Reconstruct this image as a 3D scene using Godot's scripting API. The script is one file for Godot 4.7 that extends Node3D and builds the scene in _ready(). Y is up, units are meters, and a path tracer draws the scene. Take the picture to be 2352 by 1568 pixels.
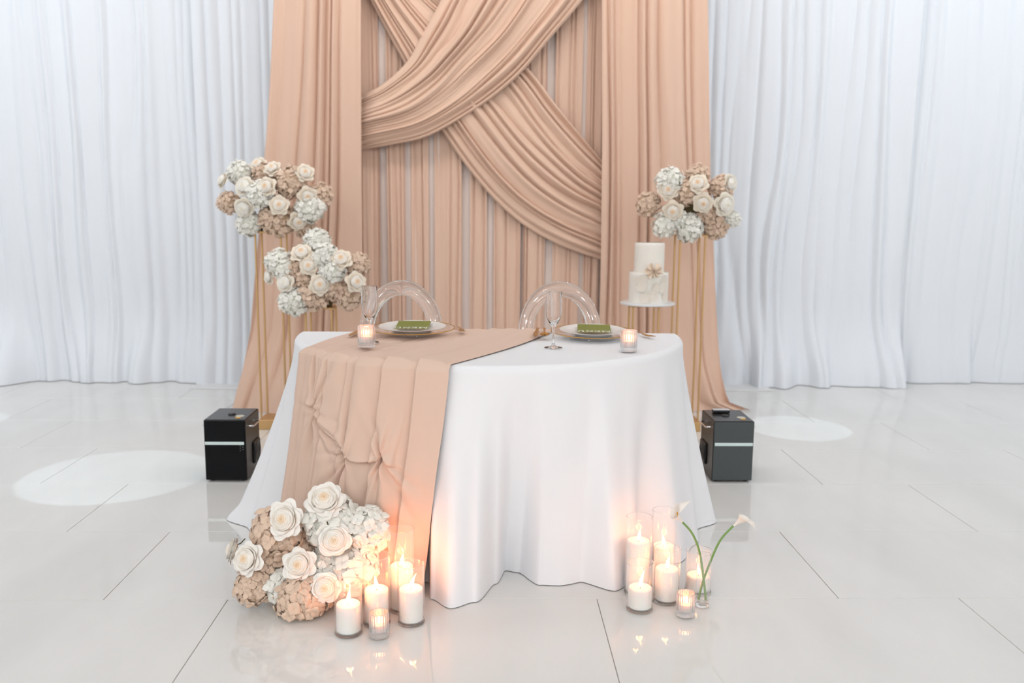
extends Node3D
# A sweetheart table in a white hall: half-moon table, blush drapery, flowers and candles.

# ---------------------------------------------------------------- mesh builder
class MB:
	var v := PackedVector3Array()
	var n := PackedVector3Array()
	var t := PackedVector2Array()
	var c := PackedColorArray()
	var i := PackedInt32Array()
	var tint := Color.WHITE
	var colored := false

	func vert(p: Vector3, nn: Vector3, uv := Vector2.ZERO) -> int:
		v.append(p); n.append(nn); t.append(uv); c.append(tint)
		return v.size() - 1

	# f(u, v) -> Vector3 over a grid; front faces the side of (d/dv x d/du)
	func grid(nu: int, nv: int, f: Callable, closed := false, flip := false, tintf = null) -> void:
		var b := v.size()
		for a in nv + 1:
			for k in nu + 1:
				var u := float(k) / nu
				var w := float(a) / nv
				if tintf != null:
					tint = tintf.call(u, w)
				vert(f.call(0.0 if closed and k == nu else u, w), Vector3.ZERO, Vector2(u, w))
		var e := i.size()
		for a in nv:
			for k in nu:
				var p := b + a * (nu + 1) + k
				var q := p + nu + 1
				if flip:
					i.append_array([p, q, p + 1, p + 1, q, q + 1])
				else:
					i.append_array([p, p + 1, q, p + 1, q + 1, q])
		for m in range(e, i.size(), 3):
			var s := (v[i[m + 2]] - v[i[m]]).cross(v[i[m + 1]] - v[i[m]])
			for d in 3:
				n[i[m + d]] += s
		if closed:
			for a in nv + 1:
				var p := b + a * (nu + 1)
				var s := n[p] + n[p + nu]
				n[p] = s; n[p + nu] = s
		for p in range(b, v.size()):
			n[p] = n[p].normalized() if n[p].length_squared() > 1e-20 else Vector3.UP

	# profile (radius, height) turned round y; rings split where the profile bends sharply
	func lathe(profile: Array, seg: int, xf := Transform3D(), split := 0.7) -> void:
		var runs := [[profile[0]]]
		for k in range(1, profile.size()):
			runs[-1].append(profile[k])
			if k < profile.size() - 1:
				var d1: Vector2 = (profile[k] - profile[k - 1]).normalized()
				var d2: Vector2 = (profile[k + 1] - profile[k]).normalized()
				if d1.dot(d2) < cos(split):
					runs.append([profile[k]])
		for run in runs:
			grid(seg, run.size() - 1, func(u: float, w: float):
				var p: Vector2 = run[roundi(w * (run.size() - 1))]
				return xf * Vector3(cos(u * TAU) * p.x, p.y, sin(u * TAU) * p.x), true)

	func tube(path: Array, r, seg := 10, caps := true) -> void:
		var m := path.size()
		var x := Vector3.ZERO
		var frames := []
		for k in m:
			var d: Vector3 = ((path[mini(k + 1, m - 1)] as Vector3) - (path[maxi(k - 1, 0)] as Vector3)).normalized()
			if k == 0:
				x = d.cross(Vector3.UP if absf(d.y) < 0.9 else Vector3.RIGHT).normalized()
			x = (x - d * x.dot(d)).normalized()
			frames.append([x, d.cross(x)])
		grid(seg, m - 1, func(u: float, w: float):
			var k := roundi(w * (m - 1))
			var rad: float = r[k] if r is Array else r
			return path[k] + (frames[k][0] * cos(u * TAU) + frames[k][1] * sin(u * TAU)) * rad, true, true)
		if caps:
			for e in [0, m - 1]:
				var rad: float = r[e] if r is Array else r
				grid(seg, 1, func(u: float, w: float): return path[e] + (frames[e][0] * cos(u * TAU) + frames[e][1] * sin(u * TAU)) * rad * w, true, e != 0)

	func tri(a: Vector3, b: Vector3, d: Vector3) -> void:
		var s := (d - a).cross(b - a).normalized()
		var k := vert(a, s); vert(b, s); vert(d, s)
		i.append_array([k, k + 1, k + 2])

	func quad(a: Vector3, b: Vector3, d: Vector3, e: Vector3) -> void:
		var s := (d - a).cross(b - a).normalized()
		var k := vert(a, s, Vector2(0, 0)); vert(b, s, Vector2(1, 0)); vert(d, s, Vector2(1, 1)); vert(e, s, Vector2(0, 1))
		i.append_array([k, k + 1, k + 2, k, k + 2, k + 3])

	# chamfered box
	func box(at: Vector3, size: Vector3, bevel := 0.003, xf := Transform3D()) -> void:
		var h := size / 2
		var b := minf(bevel, minf(h.x, minf(h.y, h.z)) * 0.9)
		var pt := func(sx, sy, sz, ax) -> Vector3:
			var p := Vector3(sx * (h.x - (0.0 if ax == 0 else b)), sy * (h.y - (0.0 if ax == 1 else b)), sz * (h.z - (0.0 if ax == 2 else b)))
			return xf * (at + p)
		var put := func(ps: Array, out: Vector3) -> void:
			var s: Vector3 = (ps[2] - ps[0]).cross(ps[1] - ps[0])
			if s.dot(xf.basis * out) < 0:
				ps.reverse()
			if ps.size() == 4:
				quad(ps[0], ps[1], ps[2], ps[3])
			else:
				tri(ps[0], ps[1], ps[2])
		for s in [-1, 1]:
			put.call([pt.call(s, -1, -1, 0), pt.call(s, 1, -1, 0), pt.call(s, 1, 1, 0), pt.call(s, -1, 1, 0)], Vector3(s, 0, 0))
			put.call([pt.call(-1, s, -1, 1), pt.call(1, s, -1, 1), pt.call(1, s, 1, 1), pt.call(-1, s, 1, 1)], Vector3(0, s, 0))
			put.call([pt.call(-1, -1, s, 2), pt.call(1, -1, s, 2), pt.call(1, 1, s, 2), pt.call(-1, 1, s, 2)], Vector3(0, 0, s))
			for r in [-1, 1]:
				put.call([pt.call(s, r, -1, 0), pt.call(s, r, 1, 0), pt.call(s, r, 1, 1), pt.call(s, r, -1, 1)], Vector3(s, r, 0))
				put.call([pt.call(s, -1, r, 0), pt.call(s, 1, r, 0), pt.call(s, 1, r, 2), pt.call(s, -1, r, 2)], Vector3(s, 0, r))
				put.call([pt.call(-1, s, r, 1), pt.call(1, s, r, 1), pt.call(1, s, r, 2), pt.call(-1, s, r, 2)], Vector3(0, s, r))
				for q in [-1, 1]:
					put.call([pt.call(s, r, q, 0), pt.call(s, r, q, 1), pt.call(s, r, q, 2)], Vector3(s, r, q))

	func add(o: MB, xf: Transform3D) -> void:
		var b := v.size()
		v.append_array(xf * o.v)
		var nb := Transform3D(xf.basis.orthonormalized(), Vector3.ZERO)
		n.append_array(nb * o.n)
		t.append_array(o.t)
		if tint == Color.WHITE:
			c.append_array(o.c)
		else:
			for k in o.c:
				c.append(k * tint)
		for k in o.i:
			i.append(k + b)

	func mesh() -> ArrayMesh:
		var a := []
		a.resize(Mesh.ARRAY_MAX)
		a[Mesh.ARRAY_VERTEX] = v; a[Mesh.ARRAY_NORMAL] = n; a[Mesh.ARRAY_TEX_UV] = t; a[Mesh.ARRAY_INDEX] = i
		if colored:
			a[Mesh.ARRAY_COLOR] = c
		var m := ArrayMesh.new()
		m.add_surface_from_arrays(Mesh.PRIMITIVE_TRIANGLES, a)
		return m

# ---------------------------------------------------------------- scene helpers
var M := {}
var taken := {}
var noise := FastNoiseLite.new()

func N(x: float, y := 0.0, z := 0.0) -> float:
	return noise.get_noise_3d(x, y, z)

func numbered(s: String) -> String:
	var k: int = taken.get(s, 0)
	taken[s] = k + 1
	return s if k == 0 else "%s_%03d" % [s, k]

func tag(o: Node, label := "", category := "", group := "", kind := "") -> Node:
	if label: o.set_meta("label", label)
	if category: o.set_meta("category", category)
	if group: o.set_meta("group", group)
	if kind: o.set_meta("kind", kind)
	return o

func put(called: String, mb, mat: Material, parent: Node = self, at := Vector3.ZERO) -> MeshInstance3D:
	var o := MeshInstance3D.new()
	o.name = numbered(called) if parent == self else called
	o.mesh = mb.mesh() if mb is MB else mb
	o.material_override = mat
	o.position = at
	parent.add_child(o, true)
	return o

func thing(called: String, label: String, category: String, at := Vector3.ZERO, turn := 0.0, group := "") -> Node3D:
	var o := Node3D.new()
	o.name = numbered(called)
	add_child(o, true)
	o.position = at
	o.rotation.y = turn
	tag(o, label, category, group)
	return o

func mat(c: Color, rough := 0.8, extra := {}) -> StandardMaterial3D:
	var m := StandardMaterial3D.new()
	m.albedo_color = c
	m.roughness = rough
	for k in extra:
		m.set(k, extra[k])
	return m

func pane(a := 0.06, c := Color(1, 1, 1)) -> StandardMaterial3D:
	return mat(Color(c.r, c.g, c.b, a), 0.02, {"transparency": BaseMaterial3D.TRANSPARENCY_ALPHA, "cull_mode": BaseMaterial3D.CULL_DISABLED})

func noise_tex(seed_: int, freq: float, ramp: Array, size := 512, as_normal := false, octaves := 4) -> NoiseTexture2D:
	var nt := NoiseTexture2D.new()
	var f := FastNoiseLite.new()
	f.seed = seed_
	f.frequency = freq
	f.fractal_octaves = octaves
	nt.noise = f
	nt.width = size
	nt.height = size
	nt.seamless = true
	if as_normal:
		nt.as_normal_map = true
		nt.bump_strength = 3.0
	elif ramp.size():
		var g := Gradient.new()
		g.offsets = PackedFloat32Array([0.0, 1.0])
		g.colors = PackedColorArray([ramp[0], ramp[1]])
		nt.color_ramp = g
	return nt

func curve(pts: Array, u: float) -> Vector2:
	# Catmull-Rom through the points, u in 0..1 by index
	var s := clampf(u, 0, 1) * (pts.size() - 1)
	var k := mini(int(s), pts.size() - 2)
	var a: Vector2 = pts[maxi(k - 1, 0)]
	var d: Vector2 = pts[mini(k + 2, pts.size() - 1)]
	return (pts[k] as Vector2).cubic_interpolate(pts[k + 1], a, d, s - k)

func along(pts: Array, x: float) -> float:
	# piecewise smooth value at x for points (x, value)
	if x <= pts[0].x: return pts[0].y
	for k in pts.size() - 1:
		if x <= pts[k + 1].x:
			var s: float = (x - pts[k].x) / (pts[k + 1].x - pts[k].x)
			return lerpf(pts[k].y, pts[k + 1].y, s * s * (3 - 2 * s))
	return pts[-1].y

func gauss(x: float, s: float) -> float:
	return exp(-x * x / (s * s))

# ---------------------------------------------------------------- scene
func _ready() -> void:
	noise.seed = 11
	noise.frequency = 1.0
	noise.noise_type = FastNoiseLite.TYPE_SIMPLEX_SMOOTH
	noise.fractal_type = FastNoiseLite.FRACTAL_NONE
	view_and_light()
	materials()
	room()
	drapery()
	table_and_cloth()
	seats()
	place_settings()
	pedestals_and_cake()
	spark_machines()
	flowers()
	candles()
	lilies()

const EXPOSURE := 1.0

func view_and_light() -> void:
	var cam := Camera3D.new()
	cam.name = "camera"
	cam.position = Vector3(0, 1.26864, 3.0)
	cam.rotation = Vector3(-0.152450, -0.0255725, 0.0091119)
	cam.fov = rad_to_deg(2 * atan(784.0 / 2023.6))
	cam.near = 0.05
	var at := CameraAttributesPhysical.new()
	at.frustum_focal_length = 31.0
	at.frustum_focus_distance = 3.0
	at.exposure_aperture = 2.3
	at.exposure_multiplier = 1.0
	cam.attributes = at
	cam.fov = rad_to_deg(2 * atan(784.0 / 2023.6))
	add_child(cam)
	cam.current = true
	var env := Environment.new()
	env.background_mode = Environment.BG_COLOR
	env.background_color = Color(0.9, 0.93, 1.0)
	env.tonemap_mode = Environment.TONE_MAPPER_LINEAR
	env.tonemap_exposure = EXPOSURE
	env.sdfgi_enabled = true
	env.ssao_enabled = true
	env.ssil_enabled = true
	var we := WorldEnvironment.new()
	we.name = "environment"
	we.environment = env
	add_child(we)

const CEIL := 4.2
const LED := Color(0.985, 0.988, 0.992)

func downlight(parent: Node, x: float, z: float, e: float, col := LED, size := 0.22, tilt := 0.0) -> void:
	var mb := MB.new()
	mb.lathe([Vector2(0.0, -0.012), Vector2(size * 0.5, -0.012)], 20)
	var glow := mat(Color.WHITE, 0.5, {"emission_enabled": true, "emission": col, "emission_energy_multiplier": 6.0})
	var d := put("downlight", mb, glow, parent, Vector3(x, CEIL, z))
	var ring := MB.new()
	ring.lathe([Vector2(size * 0.5, -0.014), Vector2(size * 0.5 + 0.02, -0.014), Vector2(size * 0.5 + 0.024, 0.0)], 20)
	put("trim_ring", ring, M.white_metal, d)
	var l := AreaLight3D.new()
	l.name = "downlight_light"
	l.area_size = Vector2(size, size)
	l.light_energy = e
	l.light_color = col
	l.shadow_enabled = true
	l.set("area_range", 30.0)
	parent.add_child(l, true)
	l.position = Vector3(x, CEIL - 0.03, z)
	l.rotation.x = -PI / 2 + tilt
	if tilt > 0.0:
		d.position.y -= 0.10
		l.position = d.position + Vector3(0, -0.03 * cos(tilt), -0.03 * sin(tilt))
		d.rotation.x = tilt
		var yoke := MB.new()
		yoke.tube([Vector3(0, 0, 0), Vector3(0, 0.05, 0.0)], 0.012, 8)
		put("yoke", yoke, M.white_metal, d)

func floor_spot(parent: Node, x: float, z: float, r: float, e: float, lean := Vector2.ZERO) -> void:
	var from := Vector3(x + lean.x, CEIL - 0.14, z + lean.y)
	var to := Vector3(x, 0, z)
	var l := SpotLight3D.new()
	l.name = "spotlight_light"
	l.light_energy = e
	l.light_color = Color(0.86, 0.96, 1.0)
	l.spot_range = 12.0
	l.spot_attenuation = 2.0
	l.spot_angle = rad_to_deg(atan(r / from.distance_to(to)))
	l.spot_angle_attenuation = 0.12
	l.light_size = 0.01
	l.shadow_enabled = true
	parent.add_child(l, true)
	l.look_at_from_position(from, to, Vector3(0, 0, 1))
	var mb := MB.new()
	mb.lathe([Vector2(0.0, 0.13), Vector2(0.05, 0.13), Vector2(0.06, 0.12), Vector2(0.06, 0.0), Vector2(0.052, 0.0), Vector2(0.052, 0.1), Vector2(0.0, 0.1)], 20)
	var s := put("spotlight", mb, M.black, parent, from)
	s.basis = l.basis * Basis(Vector3.RIGHT, PI / 2)
	var lens := MB.new()
	lens.lathe([Vector2(0.0, 0.02), Vector2(0.05, 0.02)], 20)
	put("lens", lens, mat(Color.WHITE, 0.3, {"emission_enabled": true, "emission": Color(0.86, 0.96, 1.0), "emission_energy_multiplier": 3.0}), s)

func materials() -> void:
	M.white_metal = mat(Color(0.9, 0.9, 0.9), 0.4)
	M.plaster = mat(Color(0.93, 0.93, 0.93), 0.9)
	M.grout = mat(Color(0.69, 0.65, 0.61), 0.85)
	M.tile = mat(Color(1, 1, 1), 0.035, {"metallic_specular": 0.6,
		"albedo_texture": noise_tex(5, 0.006, [Color(0.868, 0.862, 0.848), Color(0.910, 0.905, 0.893)], 512),
		"uv1_triplanar": true, "uv1_world_triplanar": true, "uv1_scale": Vector3(0.55, 0.55, 0.23)})
	M.white_cloth = mat(Color(0.945, 0.945, 0.955), 0.92, {"rim_enabled": true, "rim": 0.15})
	M.sheer_white = mat(Color(0.915, 0.93, 0.952), 0.95, {"rim_enabled": true, "rim": 0.2})
	M.blush = mat(Color(0.872, 0.738, 0.655), 0.9, {"rim_enabled": true, "rim": 0.3, "rim_tint": 0.5})
	M.blush_swag = mat(Color(0.868, 0.735, 0.648), 0.8, {"rim_enabled": true, "rim": 0.4, "rim_tint": 0.5})
	M.pale_liner = mat(Color(0.915, 0.845, 0.81), 0.9)
	M.runner = mat(Color(0.880, 0.762, 0.690), 0.85, {"rim_enabled": true, "rim": 0.25, "rim_tint": 0.5})
	M.black = mat(Color(0.035, 0.037, 0.04), 0.35)
	M.black_side = mat(Color(0.06, 0.055, 0.052), 0.3)
	M.gold = mat(Color(0.80, 0.62, 0.33), 0.3, {"metallic": 1.0})
	M.gold_paint = mat(Color(0.78, 0.63, 0.43), 0.35, {"metallic": 0.65})
	M.chrome = mat(Color(0.88, 0.88, 0.88), 0.12, {"metallic": 1.0})
	M.china = mat(Color(0.93, 0.925, 0.915), 0.15)
	M.card = mat(Color(0.50, 0.52, 0.22), 0.6)
	M.ink = mat(Color(0.95, 0.95, 0.92), 0.6)
	M.pane = pane(0.04)
	M.glass = mat(Color(1, 1, 1, 0.0), 0.01, {"transparency": BaseMaterial3D.TRANSPARENCY_ALPHA, "refraction_enabled": true, "refraction_scale": 0.05})
	M.ribbed_glass = mat(Color(1, 1, 1, 0.2), 0.02, {"transparency": BaseMaterial3D.TRANSPARENCY_ALPHA, "refraction_enabled": true, "refraction_scale": 0.045})
	M.base_glass = mat(Color(1, 0.97, 0.94, 0.09), 0.02, {"transparency": BaseMaterial3D.TRANSPARENCY_ALPHA, "refraction_enabled": true, "refraction_scale": 0.045})
	M.acrylic = mat(Color(1, 1, 1, 0.05), 0.03, {"transparency": BaseMaterial3D.TRANSPARENCY_ALPHA, "refraction_enabled": true, "refraction_scale": 0.049})
	M.wax = mat(Color(0.96, 0.95, 0.93), 0.5, {"subsurf_scatter_enabled": true, "subsurf_scatter_strength": 0.4})
	M.wick = mat(Color(0.12, 0.09, 0.07), 0.9)
	M.flame = mat(Color(1, 0.8, 0.5), 0.5, {"emission_enabled": true, "emission": Color(1.0, 0.82, 0.55), "emission_energy_multiplier": 5.0})
	M.icing = mat(Color(0.95, 0.925, 0.89), 0.6, {"subsurf_scatter_enabled": true, "subsurf_scatter_strength": 0.2})
	M.wafer = mat(Color(0.94, 0.90, 0.85), 0.7, {"backlight_enabled": true, "backlight": Color(0.3, 0.3, 0.3)})
	M.peach_wafer = mat(Color(0.955, 0.875, 0.79), 0.7, {"backlight_enabled": true, "backlight": Color(0.3, 0.3, 0.3)})
	M.rose = mat(Color(1, 1, 1), 0.75, {"vertex_color_use_as_albedo": true, "vertex_color_is_srgb": true, "backlight_enabled": true, "backlight": Color(0.25, 0.25, 0.25)})
	M.hydrangea_white = mat(Color(0.972, 0.965, 0.93), 0.8, {"backlight_enabled": true, "backlight": Color(0.45, 0.45, 0.45)})
	M.hydrangea_beige = mat(Color(0.902, 0.795, 0.705), 0.8, {"backlight_enabled": true, "backlight": Color(0.4, 0.4, 0.4)})
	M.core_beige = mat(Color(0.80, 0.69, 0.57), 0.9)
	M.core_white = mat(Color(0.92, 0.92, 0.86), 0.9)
	M.stem = mat(Color(0.36, 0.33, 0.22), 0.7)
	M.leaf = mat(Color(0.38, 0.45, 0.24), 0.6)
	M.foam = mat(Color(0.42, 0.38, 0.26), 0.9)
	M.lily = mat(Color(0.955, 0.93, 0.90), 0.45, {"backlight_enabled": true, "backlight": Color(0.4, 0.38, 0.36)})
	M.spadix = mat(Color(0.95, 0.70, 0.18), 0.6)
	M.lily_stem = mat(Color(0.48, 0.62, 0.34), 0.4)

# ---------------------------------------------------------------- the room
func slab(called: String, at: Vector3, size: Vector3, m: Material) -> MeshInstance3D:
	var mb := MB.new()
	mb.box(Vector3.ZERO, size, 0.002)
	var o := put(called, mb, m, self, at)
	tag(o, "", "", "", "structure")
	return o

func room() -> void:
	var X0 := -7.0
	var X1 := 7.0
	var Z0 := -4.0
	var Z1 := 10.0
	# floor slab with its tiles on it; tile tops are at y = 0
	var fl := slab("floor", Vector3(0, -0.0535, (Z0 + Z1) / 2), Vector3(X1 - X0, 0.1, Z1 - Z0), M.grout)
	tag(fl, "glossy pale grey floor of large staggered rectangular tiles")
	var gap := 0.0022
	var tm := MB.new()
	tm.box(Vector3.ZERO, Vector3(1.2 - gap, 0.008, 0.6 - gap), 0.0012)
	var tile_mesh := tm.mesh()
	for row in range(-6, 8):
		var zc := 0.28114 + 0.3 - 0.6 * row
		var off := fposmod(-0.8446 - 0.4 * row, 1.2)
		for k in range(-5, 5):
			var xc := off + 1.2 * k + 0.6
			if absf(xc) > 5.6: continue
			var o := put("tile", tile_mesh, M.tile, fl, Vector3(xc, -0.004 + 0.0535, zc - (Z0 + Z1) / 2))
			o.rotation.y = PI * ((row * 7 + k * 3) % 2)
	# floor outside the tiled part in view goes on as one polished sheet
	for s in [[Vector3(-6.3, 0, 3.0), Vector3(1.4, 0.1, 14.0)], [Vector3(6.3, 0, 3.0), Vector3(1.4, 0.1, 14.0)], [Vector3(0, 0, 7.4), Vector3(11.2, 0.1, 5.2)]]:
		var mb := MB.new()
		mb.box(Vector3.ZERO, s[1], 0.001)
		put("far_tiling", mb, M.tile, fl, s[0] + Vector3(0, 0.0033, -3.0))
	slab("wall_back", Vector3(0, CEIL / 2, Z0 - 0.1), Vector3(X1 - X0 + 0.4, CEIL, 0.2), M.plaster)
	slab("wall_front", Vector3(0, CEIL / 2, Z1 + 0.1), Vector3(X1 - X0 + 0.4, CEIL, 0.2), M.plaster)
	slab("wall_left", Vector3(X0 - 0.1, CEIL / 2, (Z0 + Z1) / 2), Vector3(0.2, CEIL, Z1 - Z0), M.plaster)
	slab("wall_right", Vector3(X1 + 0.1, CEIL / 2, (Z0 + Z1) / 2), Vector3(0.2, CEIL, Z1 - Z0), M.plaster)
	var ce := slab("ceiling", Vector3(0, CEIL + 0.1, (Z0 + Z1) / 2), Vector3(X1 - X0 + 0.4, 0.2, Z1 - Z0 + 0.4), M.plaster)
	var lamps := Node3D.new()
	lamps.name = "lamps"
	ce.add_child(lamps)
	lamps.position = -ce.position
	for row in [[3.6, 0.40], [5.4, 1.18], [7.2, 2.12], [9.0, 3.15]]:
		for k in 7:
			downlight(lamps, -5.4 + 1.8 * k, row[0], row[1])
	# wall washers turned towards the curtains
	for x in [-5.6, -4.2, -2.8, 2.8, 4.2, 5.6]:
		downlight(lamps, x, -0.9, 1.55, Color(0.955, 0.978, 1.0), 0.22, 0.95)
	for x in [-1.2, -0.4, 0.4, 1.2]:
		downlight(lamps, x, -0.9, 0.80, Color(1.0, 0.98, 0.965), 0.22, 0.95)
	floor_spot(lamps, -1.757, -1.04, 0.43, 4.0, Vector2(-0.5, 0.9))
	floor_spot(lamps, 1.81, -1.98, 0.30, 4.0, Vector2(0.4, 0.8))
	floor_spot(lamps, -3.06, -2.1, 0.22, 4.0, Vector2(-0.4, 0.6))

# ---------------------------------------------------------------- drapery
func folded(s: float, sharp := 0.62) -> float:
	return pow(absf(sin(PI * s)), sharp)

# a hanging cloth between two edges x = left(v), right(v)
func hanging(called: String, m: Material, left: Callable, right: Callable, ytop: float, ybot: float, z0: float, folds: float, amp: float, sd: float, flare := 0.06, res := 14, parent: Node = self, drift := 0.35, nv := 44, sharp := 0.62) -> MeshInstance3D:
	var mb := MB.new()
	mb.grid(int(folds * res), nv, func(u: float, w: float):
		var vv: float = w
		var y := lerpf(ytop, ybot, vv)
		var low := smoothstep(0.80, 1.0, vv)
		var s: float = u * folds + 0.9 * N(u * folds * 0.45, sd) + drift * N(u * folds * 0.25, sd + 3.0, vv * 1.6) * (0.3 + vv)
		var a: float = amp * (0.62 + 0.55 * N(s * 0.55, sd + 9.0, vv * 0.7)) * (0.75 + 0.35 * vv)
		var z := z0 + a * folded(s, sharp) + amp * 0.7 * N(u * folds * 0.2, sd + 5.0, vv) + amp * 0.08 * N(u * folds * 1.6, sd + 21.0, vv * 0.8)
		z += flare * low * low * (0.9 + 0.7 * N(u * folds * 0.5, sd + 14.0) + 0.8 * N(u * folds * 0.16, sd + 15.0))
		var x := lerpf(left.call(vv), right.call(vv), u) + 0.10 * low * low * N(u * folds * 0.33, sd + 30.0) * minf(1.0, 6.0 * u * (1.0 - u))
		if vv > 0.995:
			y += 0.004
		return Vector3(x, y, z), false, false)
	return put(called, mb, m, parent)

func const_x(x: float) -> Callable:
	return func(_v: float): return x

func edge_x(pts: Array, ytop: float, ybot: float) -> Callable:
	# pts: (y, x) from top to bottom
	var rev := pts.duplicate()
	rev.reverse()
	return func(vv: float): return along_lin(rev, lerpf(ytop, ybot, vv))

func along_lin(pts: Array, x: float) -> float:
	if x <= pts[0].x: return pts[0].y
	for k in pts.size() - 1:
		if x <= pts[k + 1].x:
			return lerpf(pts[k].y, pts[k + 1].y, (x - pts[k].x) / (pts[k + 1].x - pts[k].x))
	return pts[-1].y

func swag(called: String, up: Array, lo: Array, z0: float, sd: float, folds: float, label: String, bulge := 0.07, tuck := 0.0) -> void:
	var mb := MB.new()
	mb.grid(int(folds * 18), 90, func(u: float, w: float):
		var a := curve(up, w)
		var b := curve(lo, w)
		var uu: float = u + 0.03 * N(u * 3.0, sd, w * 2.0) * sin(PI * u) * 1.4
		var p := a.lerp(b, uu)
		var s: float = u * folds + 0.9 * N(u * folds * 0.5, sd) + 0.32 * N(u * folds * 0.3, sd + 4.0, w * 1.6)
		var am: float = 0.046 * (0.55 + 0.6 * N(s * 0.6, sd + 7.0, w * 1.3)) * clampf(a.distance_to(b) / 0.5, 0.5, 1.2)
		var z := z0 + am * folded(s, 0.58) + bulge * pow(maxf(sin(PI * clampf(u, 0.0, 1.0)), 0.0), 0.5) + 0.003 * N(u * folds * 1.3, sd + 11.0, w * 2.0)
		# the gathered end goes back behind the side drape
		z -= (0.05 + 0.3 * am) * smoothstep(0.10, 0.0, absf(w - tuck)) * (1.0 - 0.5 * tuck)
		return Vector3(p.x, p.y, z), false, false)
	var o := put(called, mb, M.blush_swag)
	tag(o, label, "fabric swag", "")

func drapery() -> void:
	# white sheer curtains along the back wall
	var top := 3.6
	var o := hanging("white_curtain", M.sheer_white, const_x(-5.2), const_x(-1.98), top, 0.0, -3.34, 31, 0.034, 1.0, 0.17, 14, self, 0.7)
	tag(o, "wide white sheer curtain pooling on the floor along the left of the hall", "curtain")
	o = hanging("white_curtain", M.sheer_white, const_x(-2.02), const_x(-1.2), top, 0.0, -3.24, 9, 0.034, 2.0, 0.06, 14, self, 0.3)
	tag(o, "narrow white sheer curtain panel right beside the blush drapes behind the tall left flowers", "curtain")
	o = hanging("white_curtain", M.sheer_white, const_x(1.2), const_x(2.98), top, 0.0, -3.32, 16, 0.045, 3.0, 0.16, 16, self, 0.9)
	tag(o, "white sheer curtain with deep folds next to the right edge of the blush drapes", "curtain")
	o = hanging("white_curtain", M.sheer_white, const_x(2.94), const_x(5.2), top, 0.0, -3.36, 22, 0.026, 4.0, 0.04, 14, self, 0.5)
	tag(o, "smoother white sheer curtain filling the far right of the hall", "curtain")
	# white base plates of the drape frame
	for s in [[-1.86, "white steel base plate under the white curtain left of the blush drapes"], [1.78, "white steel base plate under the white curtain right of the blush drapes"]]:
		var mb := MB.new()
		mb.box(Vector3(0, 0.004, 0), Vector3(0.42, 0.008, 0.30), 0.002)
		tag(put("drape_base_plate", mb, M.white_metal, self, Vector3(s[0], 0, -3.16)), s[1], "base plate", "drape base plates")
	# central blush backdrop: pale liner with blush strips in front
	var bd := thing("backdrop_curtain", "blush and pale striped pleated curtain at the middle of the backdrop behind the swags", "curtain")
	hanging("liner", M.pale_liner, const_x(-0.86), const_x(0.76), 3.3, 0.0, -2.662, 22, 0.012, 6.0, 0.0, 12, bd, 0.2)
	var x := -0.87
	var rng := RandomNumberGenerator.new()
	rng.seed = 4
	var k := 0
	while x < 0.70:
		var wd := rng.randf_range(0.09, 0.19)
		var sh := rng.randf_range(-0.01, 0.01)
		hanging("drape_strip", M.blush, const_x(x), const_x(x + wd + sh), 3.3, 0.0, -2.645, maxf(2.0, wd / 0.040), 0.024, 40.0 + k * 3.7, 0.02, 26, bd, 0.3)
		x += wd + rng.randf_range(0.0, 0.055)
		k += 1
	# side drapes
	var yt := 3.3
	var l := [Vector2(3.3, -1.24), Vector2(2.451, -1.295), Vector2(1.955, -1.337), Vector2(1.522, -1.383), Vector2(0.92, -1.443), Vector2(0.488, -1.493), Vector2(0.213, -1.549), Vector2(0.0, -1.60)]
	var r := [Vector2(3.3, -0.765), Vector2(2.459, -0.771), Vector2(1.962, -0.779), Vector2(1.451, -0.788), Vector2(0.924, -0.792), Vector2(0.0, -0.80)]
	o = hanging("side_drape", M.blush, edge_x(l, yt, 0.0), edge_x(r, yt, 0.0), yt, 0.0, -2.50, 7.0, 0.062, 51.0, 0.10, 30, self, 0.5, 60, 0.75)
	tag(o, "long blush side drape flaring to the floor left of the swags", "curtain", "blush side drapes")
	l = [Vector2(3.3, 0.655), Vector2(2.479, 0.66), Vector2(1.724, 0.676), Vector2(0.936, 0.685), Vector2(0.528, 0.689), Vector2(0.0, 0.69)]
	r = [Vector2(3.3, 1.25), Vector2(2.488, 1.290), Vector2(1.988, 1.320), Vector2(1.472, 1.353), Vector2(0.806, 1.409), Vector2(0.254, 1.461), Vector2(0.06, 1.505), Vector2(0.0, 1.66)]
	o = hanging("side_drape", M.blush, edge_x(l, yt, 0.0), edge_x(r, yt, 0.0), yt, 0.0, -2.50, 8.0, 0.056, 63.0, 0.10, 30, self, 0.45, 60, 0.75)
	tag(o, "long blush side drape trailing on the floor right of the swags", "curtain", "blush side drapes")
	# swags
	var u2 := [Vector2(-0.86, 3.23), Vector2(-0.58, 2.85), Vector2(-0.374, 2.532), Vector2(-0.075, 2.336), Vector2(0.216, 2.112), Vector2(0.394, 1.896), Vector2(0.498, 1.773), Vector2(0.610, 1.647), Vector2(0.688, 1.561), Vector2(0.80, 1.44)]
	var w2 := [Vector2(-1.00, 3.10), Vector2(-0.87, 2.82), Vector2(-0.750, 2.526), Vector2(-0.529, 2.121), Vector2(-0.281, 1.694), Vector2(-0.050, 1.387), Vector2(0.175, 1.175), Vector2(0.422, 1.035), Vector2(0.695, 0.939), Vector2(0.80, 0.915)]
	swag("fabric_swag", u2, w2, -2.61, 71.0, 12.0, "blush fabric swag falling from upper left to lower right, passing behind the other swag", 0.045, 1.0)
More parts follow.
